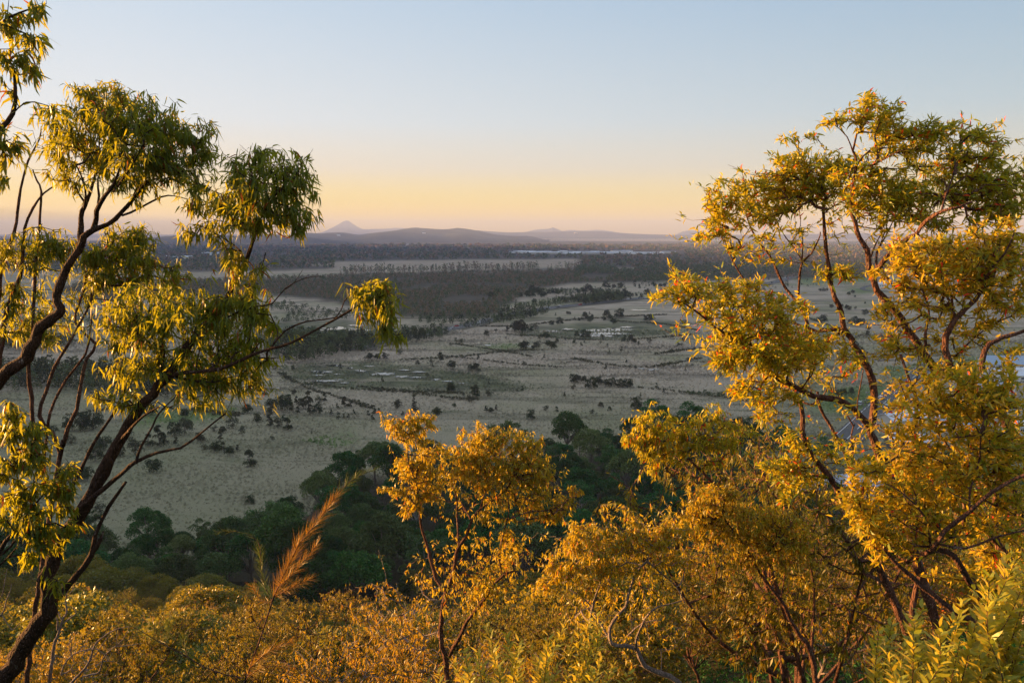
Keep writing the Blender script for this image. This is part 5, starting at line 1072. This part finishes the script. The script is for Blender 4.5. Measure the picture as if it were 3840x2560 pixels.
SPARSE = [zone(p) for p in ([(1150, 1180), (1500, 1195), (1900, 1160), (2000, 1095), (2400, 1062), (3000, 1045), (3100, 1075), (2700, 1110), (2200, 1128), (1750, 1215), (1300, 1200)], [(700, 1130), (1100, 1120), (1150, 1150), (800, 1170), (300, 1180), (300, 1135)])]
mass('plain_scrub', SPARSE, 19, 4.2, 3.2, 9, [M['oak']], 30, .8, jit=2.2)
# tussocks on the near plain
def tussocks():
    rng = np.random.RandomState(3); PX = []
    y = 165.
    while y < 620:
        sp2 = 1.15 * max(1, y / 260)
        x = np.arange(-.66 * y, .66 * y, sp2)
        xx, yy = x + rng.uniform(-.8, .8, len(x)) * sp2, y + rng.uniform(-.8, .8, len(x)) * sp2
        PX.append(np.c_[xx, yy]); y += sp2 * 1.25
    PX = np.vstack(PX); pxx = 1920 + PX[:, 0] / PX[:, 1] * F / 1.02
    keep = PX[:, 1] > np.interp(pxx, *EDGE) - 8
    PX = PX[keep]; n = len(PX); q = 5
    s = rng.uniform(.35, 1.0, n) * np.maximum(1, PX[:, 1] / 300)
    s *= 1 + .5 * np.array([noise.noise(Vector((a / 9, b / 9, 0))) + noise.noise(Vector((a / 40, b / 30, 5))) for a, b in PX])
    a = rng.uniform(0, 2 * PI, n)[:, None] + np.arange(q) * 2 * PI / q
    ring = np.stack([np.cos(a) * .75, np.sin(a) * .75, np.full_like(a, -.1)], -1) * s[:, None, None] * rng.uniform(.7, 1.2, (n, q, 1))
    top = np.stack([rng.uniform(-.3, .3, n), rng.uniform(-.3, .3, n), np.full(n, .68)], -1) * s[:, None]
    base = np.c_[PX, np.full(n, .0)][:, None]
    V = (np.concatenate([ring, top[:, None]], 1) + base).reshape(-1, 3)
    T = (np.arange(n)[:, None, None] * (q + 1) + np.array([[i, (i + 1) % q, q] for i in range(q)])[None]).reshape(-1, 3)
    k = NT('dry_tussock'); rp = k.n('NewGeometry').outputs['Random Per Island']
    cc = ground_colour(k)[0]
    hv = k.n('HueSaturation'); k.l(cc, hv.inputs['Color']); k.l(k.math('ADD', k.math('MULTIPLY', rp, .55), .68), hv.inputs['Value'])
    o = mk('grass_tussocks', V, T, None, [k.done(k.princ(hv.outputs[0], .95, .03))]); tag(o, kind='stuff')
    z3 = np.zeros((n, 4)); z3[:, 3] = 1
    for p in MARSH: z3[:, 1] = np.maximum(z3[:, 1], in_poly(PX[:, 0], PX[:, 1], p))
    for p in GREEN: z3[:, 2] = np.maximum(z3[:, 2], in_poly(PX[:, 0], PX[:, 1], p))
    ca = o.data.color_attributes.new('zone', 'FLOAT_COLOR', 'POINT'); ca.data.foreach_set('color', np.repeat(z3, q + 1, 0).astype(np.float32).ravel())
tussocks()
# undergrowth on the slope
rng = np.random.RandomState(9); n = 26000
yy = rng.uniform(4, 150, n); xx = rng.uniform(-1, 1, n) * (yy * .72 + 6); zz = hillz(xx, yy)
m = (zz > 2); xx, yy, zz = xx[m], yy[m], zz[m]; n = len(xx)
R = np.random.RandomState(10); per = 6
B = np.repeat(np.c_[xx, yy, zz], per, 0) + R.uniform(-.5, .5, (n * per, 3)) * np.array([1, 1, .3]) + np.array([0, 0, .25])
V, T, Q = leaves_geo(B, R.normal(size=(n * per, 3)) * .7 + np.array([0, 0, .8]), R.uniform(.25, .7, n * per), .10, .2, True)
tag(mk('undergrowth', V, T, None, [M['valley']]), kind='stuff')
# ---------------------------------------------------------------- houses, sheds, cars, poles
M['roofw'] = flat('pale_metal_roof', (.62, .66, .72), .45, .4); M['roofg'] = flat('grey_tile_roof', (.34, .37, .42), .7); M['roofb'] = flat('blue_grey_roof', (.30, .40, .52), .5)
M['wallw'] = flat('white_boards', (.72, .72, .70), .8); M['walld'] = flat('dark_brick', (.10, .085, .08), .9); M['wallc'] = flat('cream_wall', (.55, .52, .46), .8)
M['glass'] = flat('window_glass', (.03, .04, .05), .08, .6); M['tyre'] = flat('tyre', (.02, .02, .02), .9)
M['pole'] = flat('weathered_pole', (.22, .20, .18), .9)
def house(name, px, py, w, d, h, rz, roofm, wallm, label, cat='house', group=None, rh=None, windows=True, eave=.5, base=None):
    g = gnd(px, py) if base is None else base
    tr = empty(name, (g[0], g[1], 0), rz, label=label, cat=cat, group=group)
    rh = w * .0 + (rh if rh is not None else d * .22)
    m = MB(); m.prism([(-d / 2, -.3), (d / 2, -.3), (d / 2, h), (0, h + rh), (-d / 2, h)], -w / 2, w / 2); m.build('wall', wallm, tr)
    m = MB(); t_ = .22; e = eave; k_ = rh / (d / 2)
    for sgn in (-1, 1):
        a = (sgn * (d / 2 + e), h - e * k_ + .03); b = (0, h + rh + .03)
        pr = [a, b, (b[0], b[1] + t_), (a[0], a[1] + t_)]
        if sgn == 1: pr = pr[::-1]
        m.prism(pr, -w / 2 - e, w / 2 + e)
    m.build('roof', roofm, tr)
    if windows:
        for i in range(max(1, int(w / 3.6))):
            x = -w / 2 + (i + .5) * w / max(1, int(w / 3.6))
            fr = MB(); fr.box((x, -d / 2 - .03, h * .58), (1.7, .1, 1.3)); fo = fr.build('window', M['wallw'], tr)
            gl = MB(); gl.box((x - .4, -d / 2 - .085, h * .58), (.7, .04, 1.1)); gl.box((x + .4, -d / 2 - .085, h * .58), (.7, .04, 1.1)); gl.build('pane', M['glass'], fo)
        dr = MB(); dr.box((w / 2 + .03, 0, 1.05), (.1, 1, 2.1)); dr.build('door', M['walld'], tr)
    return tr
# the white house seen between the crooked trunks: two gables and a lower wing
hA = house('house', 3185, 1868, 15, 9, 4.6, .25, M['roofg'], M['wallw'], 'big pale two gabled house behind the crooked pink trunks', rh=2.6)
m = MB(); gx = 1.0
m.v = []; m.n = 0
g1 = MB(); g1.prism([(-2.6, 0), (2.6, 0), (2.6, 4.8), (0, 7.2), (-2.6, 4.8)], 0, 6.2); go = g1.build('gable', M['wallw'], hA); go.rotation_euler = (0, 0, -PI / 2); go.location = (-2.2, -1.2, 0)
g2 = MB()
for sgn in (-1, 1):
    pr = [(sgn * 3.1, 4.4), (0, 7.25), (0, 7.47), (sgn * 3.1, 4.62)]
    g2.prism(pr if sgn < 0 else pr[::-1], -.2, 6.6)
ro = g2.build('gable_roof', M['roofw'], hA); ro.rotation_euler = (0, 0, -PI / 2); ro.location = (-2.2, -1.2, 0)
f = MB(); f.box((-2.2, -7.44, 5.3), (2.3, .1, 1.1)); fo = f.build('window', M['wallc'], hA)
f = MB(); [f.box((-2.2 + q * .52, -7.5, 5.3), (.42, .04, .85)) for q in (-1.5, -.5, .5, 1.5)]; f.build('pane', M['glass'], fo)
house('house', 3265, 1835, 9, 8, 3.0, 1.2, M['roofg'], M['wallc'], 'low grey roofed house just right of the two gabled house', rh=1.9)
house('house', 3012, 1862, 8, 6, 2.7, .5, M['roofg'], M['walld'], 'small grey roofed cottage in the trees left of the two gabled house')
house('house', 3400, 1676, 13, 8, 3.2, -.2, M['roofw'], M['walld'], 'dark walled house with white roof below the village street')
house('house', 3352, 1596, 9, 9, 3.2, .3, M['roofw'], M['wallc'], 'pale tiled roof house beside the lower end of the village street')
house('house', 3440, 1590, 15, 10, 4.0, .1, M['roofw'], M['wallc'], 'wide pale roofed house right of the village street', rh=2.4)
house('house', 3596, 1622, 13, 9, 3.4, -.3, M['roofb'], M['wallw'], 'blue roofed house half hidden behind the broad leafed gum')
house('house', 3700, 1470, 17, 15, 4.2, .12, M['roofg'], M['wallw'], 'white two storey house with grey roof near the right edge', rh=3.0)
house('house', 3800, 1420, 24, 18, 3.2, .1, M['roofw'], M['wallw'], 'long white metal roofed building at the right edge, behind the two storey house', rh=2.6)
house('house', 3760, 1378, 22, 17, 3.0, -.1, M['roofb'], M['wallw'], 'farthest blue roofed building at the right edge')
house('house', 3585, 1435, 10, 9, 3.4, .2, M['roofb'], M['wallc'], 'small blue roofed house left of the white two storey house')
house('house', 3312, 1078, 18, 10, 5, .1, M['roofw'], M['wallw'], 'white farmhouse beside the curved lane at the edge of the green paddock')
house('house', 3830, 1620, 14, 10, 3.6, .2, M['roofw'], M['wallw'], 'pale house at the right edge behind dense golden leaves')
rg = np.random.RandomState(21)
for i in range(34):
    px = 1925 + 18.2 * i + rg.uniform(-6, 6); py = rg.uniform(947.5, 953.5) - (0 if px > 2100 else 0)
    if rg.rand() < (.55 if px < 2080 else .22): continue
    w_ = rg.uniform(28, 85); side_ = 'in the left part of' if px < 2150 else 'in the middle of' if px < 2350 else 'in the right part of'
    house('warehouse', px, py, w_, rg.uniform(30, 50), rg.uniform(4, 9), rg.uniform(-.3, .3), M['roofw'] if rg.rand() < .6 else M['roofg'], M['wallw'] if rg.rand() < .4 else M['wallc'],
          f"{'long' if w_ > 55 else 'short'} pale shed {side_} the white industrial strip before the far hills", 'warehouse', 'white sheds in the far industrial strip', rh=2, windows=False)
for i in range(30):
    px = rg.uniform(3120, 3395); py = 925 - (px - 3120) * .045 + rg.uniform(-5, 5)
    house('distant_house', px, py, rg.uniform(14, 26), 11, rg.uniform(4, 6.5), rg.uniform(-.4, .4), M['roofw'] if i % 3 else M['roofg'], M['wallw'],
          f"tiny white house {'near the forked trunk' if px > 3260 else 'left'} in the far hillside village at right", 'house', 'white houses of the far village', windows=False)
for i, (px, py) in enumerate([(768, 955), (785, 957), (800, 955), (640, 969), (665, 971), (700, 970), (1515, 921), (1528, 920), (1590, 870.0), (1270, 878.0), (2160, 869)]):
    if py < 900:
        d = ray(px, py + 3); base = np.array([0, 0, CAMZ]) + d * (5400 / d[1]); zz_ = base[2] - 6
        o = house('distant_house', px, py, 22, 12, 5, .1, M['roofw'], M['wallw'], 'white house high on the wooded far hill', 'house', 'lone houses on the far hills', windows=False, base=base); o.location.z = zz_
    else:
        o = house('distant_house', px, py, rg.uniform(22, 40), 12, 6, rg.uniform(-.3, .3), M['roofw'], M['wallw'], 'white farmhouse at the foot of the far hill', 'house', 'lone houses below the far hills', windows=False)
# cars
def car_proto(name, col, spec):
    tr = empty(name); pm = flat(col, spec, .25, .6)
    m = MB()
    m.prism([(-2.2, .35), (2.2, .35), (2.25, .75), (1.45, .92), (-2.15, .98), (-2.22, .7)], -.88, .88); bo = m.build('body', pm, tr)
    m = MB(); m.prism([(-2.05, .96), (1.3, .93), (.65, 1.42), (-1.5, 1.46)], -.74, .74); cb = m.build('cabin', M['glass'], tr)
    m = MB(); m.box((0, -.45, 1.48), (1.42, 2.1, .07)); m.build('roof', pm, tr)
    for sx_ in (-.8, .8):
        for sy in (-1.35, 1.35):
            m = MB(); a = np.linspace(0, 2 * PI, 13)[:-1]; m.prism([(math.cos(q) * .33 + sy, math.sin(q) * .33 + .33) for q in a], sx_ - .11, sx_ + .11); m.build('wheel', M['tyre'], tr)
    return tr
protos = {'white': car_proto('car', 'white_car_paint', (.75, .76, .78)), 'dark': car_proto('car', 'dark_car_paint', (.03, .035, .05)), 'red': car_proto('car', 'red_car_paint', (.5, .04, .03)), 'silver': car_proto('car', 'silver_car_paint', (.42, .44, .47))}
usedc = set()
def road_dir(pts, px, py):
    Pn = np.array([gnd(*p)[:2] for p in pts]); g = gnd(px, py)[:2]; best = None
    for a, b in zip(Pn[:-1], Pn[1:]):
        t_ = np.clip(np.dot(g - a, b - a) / np.dot(b - a, b - a), 0, 1); q = a + t_ * (b - a); dd = np.linalg.norm(g - q)
        if best is None or dd < best[0]: best = (dd, q, nrm((b - a)[None])[0])
    return best
def put_car(pts, px, py, colr, lane, label, group, off=None, z=.56):
    dd, q, dv = road_dir(pts, px, py); n_ = np.array([-dv[1], dv[0]])
    p = q + n_ * lane if off is None else gnd(px, py)[:2]
    key = colr
    o = copy_tree(protos[key]) if key in usedc else protos[key]; usedc.add(key)
    o.location = (p[0], p[1], z); o.rotation_euler = (0, 0, math.atan2(dv[1], dv[0]) - PI / 2 + (PI if lane < 0 else 0))
    tag(o, label, 'car', group)
hwc = [W2(30,1245),W2(630,1135),W2(770,1105),W2(820,1098),W2(920,1092),W2(1040,1070),W2(1065,1088),W2(1645,1015),W2(1805,1000),W2(1830,998),W2(1940,985),W1(2230,1270),W1(2020,1308),W1(1880,1330)]
for i, (px, py) in enumerate(hwc):
    c_ = ['white', 'silver', 'white', 'dark', 'white', 'red', 'silver'][i % 7]
    put_car(HW, px, py, c_, -3 if i % 2 else 3, f"{c_} car driving on the highway {'left of the roadside tree gap' if px < 1900 else 'beside the roadside trees' if px < 2300 else 'near the right hand gum arm'}", 'cars on the highway')
for i in range(16):
    f_ = i / 15; c_ = ['red', 'white', 'silver', 'dark', 'red', 'white'][i % 6]
    put_car(HW, 2948 + 46 * f_, 1047 - 30 * f_, c_, 3 if i % 2 else -3, f"{c_} car in the far queue of traffic {'nearer end' if f_ < .5 else 'far end'}", 'cars queued where the highway leaves the plain')
put_car(ST, 3304, 1493, 'white', -6.5, 'white car parked on the left verge of the village street', None)
put_car(ST, 3366, 1507, 'white', -2.4, 'white car driving on the village street', None, z=.49)
put_car(ST, 3297, 1531, 'silver', 2.6, 'silver car on the left lane of the village street', None, z=.49)
put_car(ST, 3370, 1538, 'silver', -8, 'silver car parked right of the village street near the pale roof', None)
put_car(ST, 3366, 1450, 'dark', 2.4, 'dark car at the far end of the village street', None, z=.49)
# power poles
def pole(px, py, h, label):
    g = gnd(px, py); tr = empty('power_pole', (g[0], g[1], 0), .5, label=label, cat='pole', group='timber power poles')
    m = MB(); m.tube(np.array([(0, 0, -.5), (0, 0, h)]), np.array([.17, .11]), 8); m.build('post', M['pole'], tr)
    m = MB(); m.box((0, 0, h - .6), (2.4, .12, .14)); m.box((0, 0, h - 1.5), (1.5, .1, .12)); m.build('crossarm', M['pole'], tr)
    m = MB(); [m.box((q, 0, h - .42), (.09, .09, .2)) for q in (-1.1, -.5, .5, 1.1)]; m.build('insulators', M['wallw'], tr)
pole(3248, 1540, 8.5, 'timber power pole left of the village street')
pole(3236, 1548, 6, 'short leaning power pole beside the taller one by the village street')
pole(3262, 1092, 10, 'power pole by the curved lane at the green paddock')
pole(3240, 1090, 10, 'second power pole by the curved lane, farther from the white farmhouse')
pole(3222, 1682, 9, 'power pole among dark trees between the two village houses')
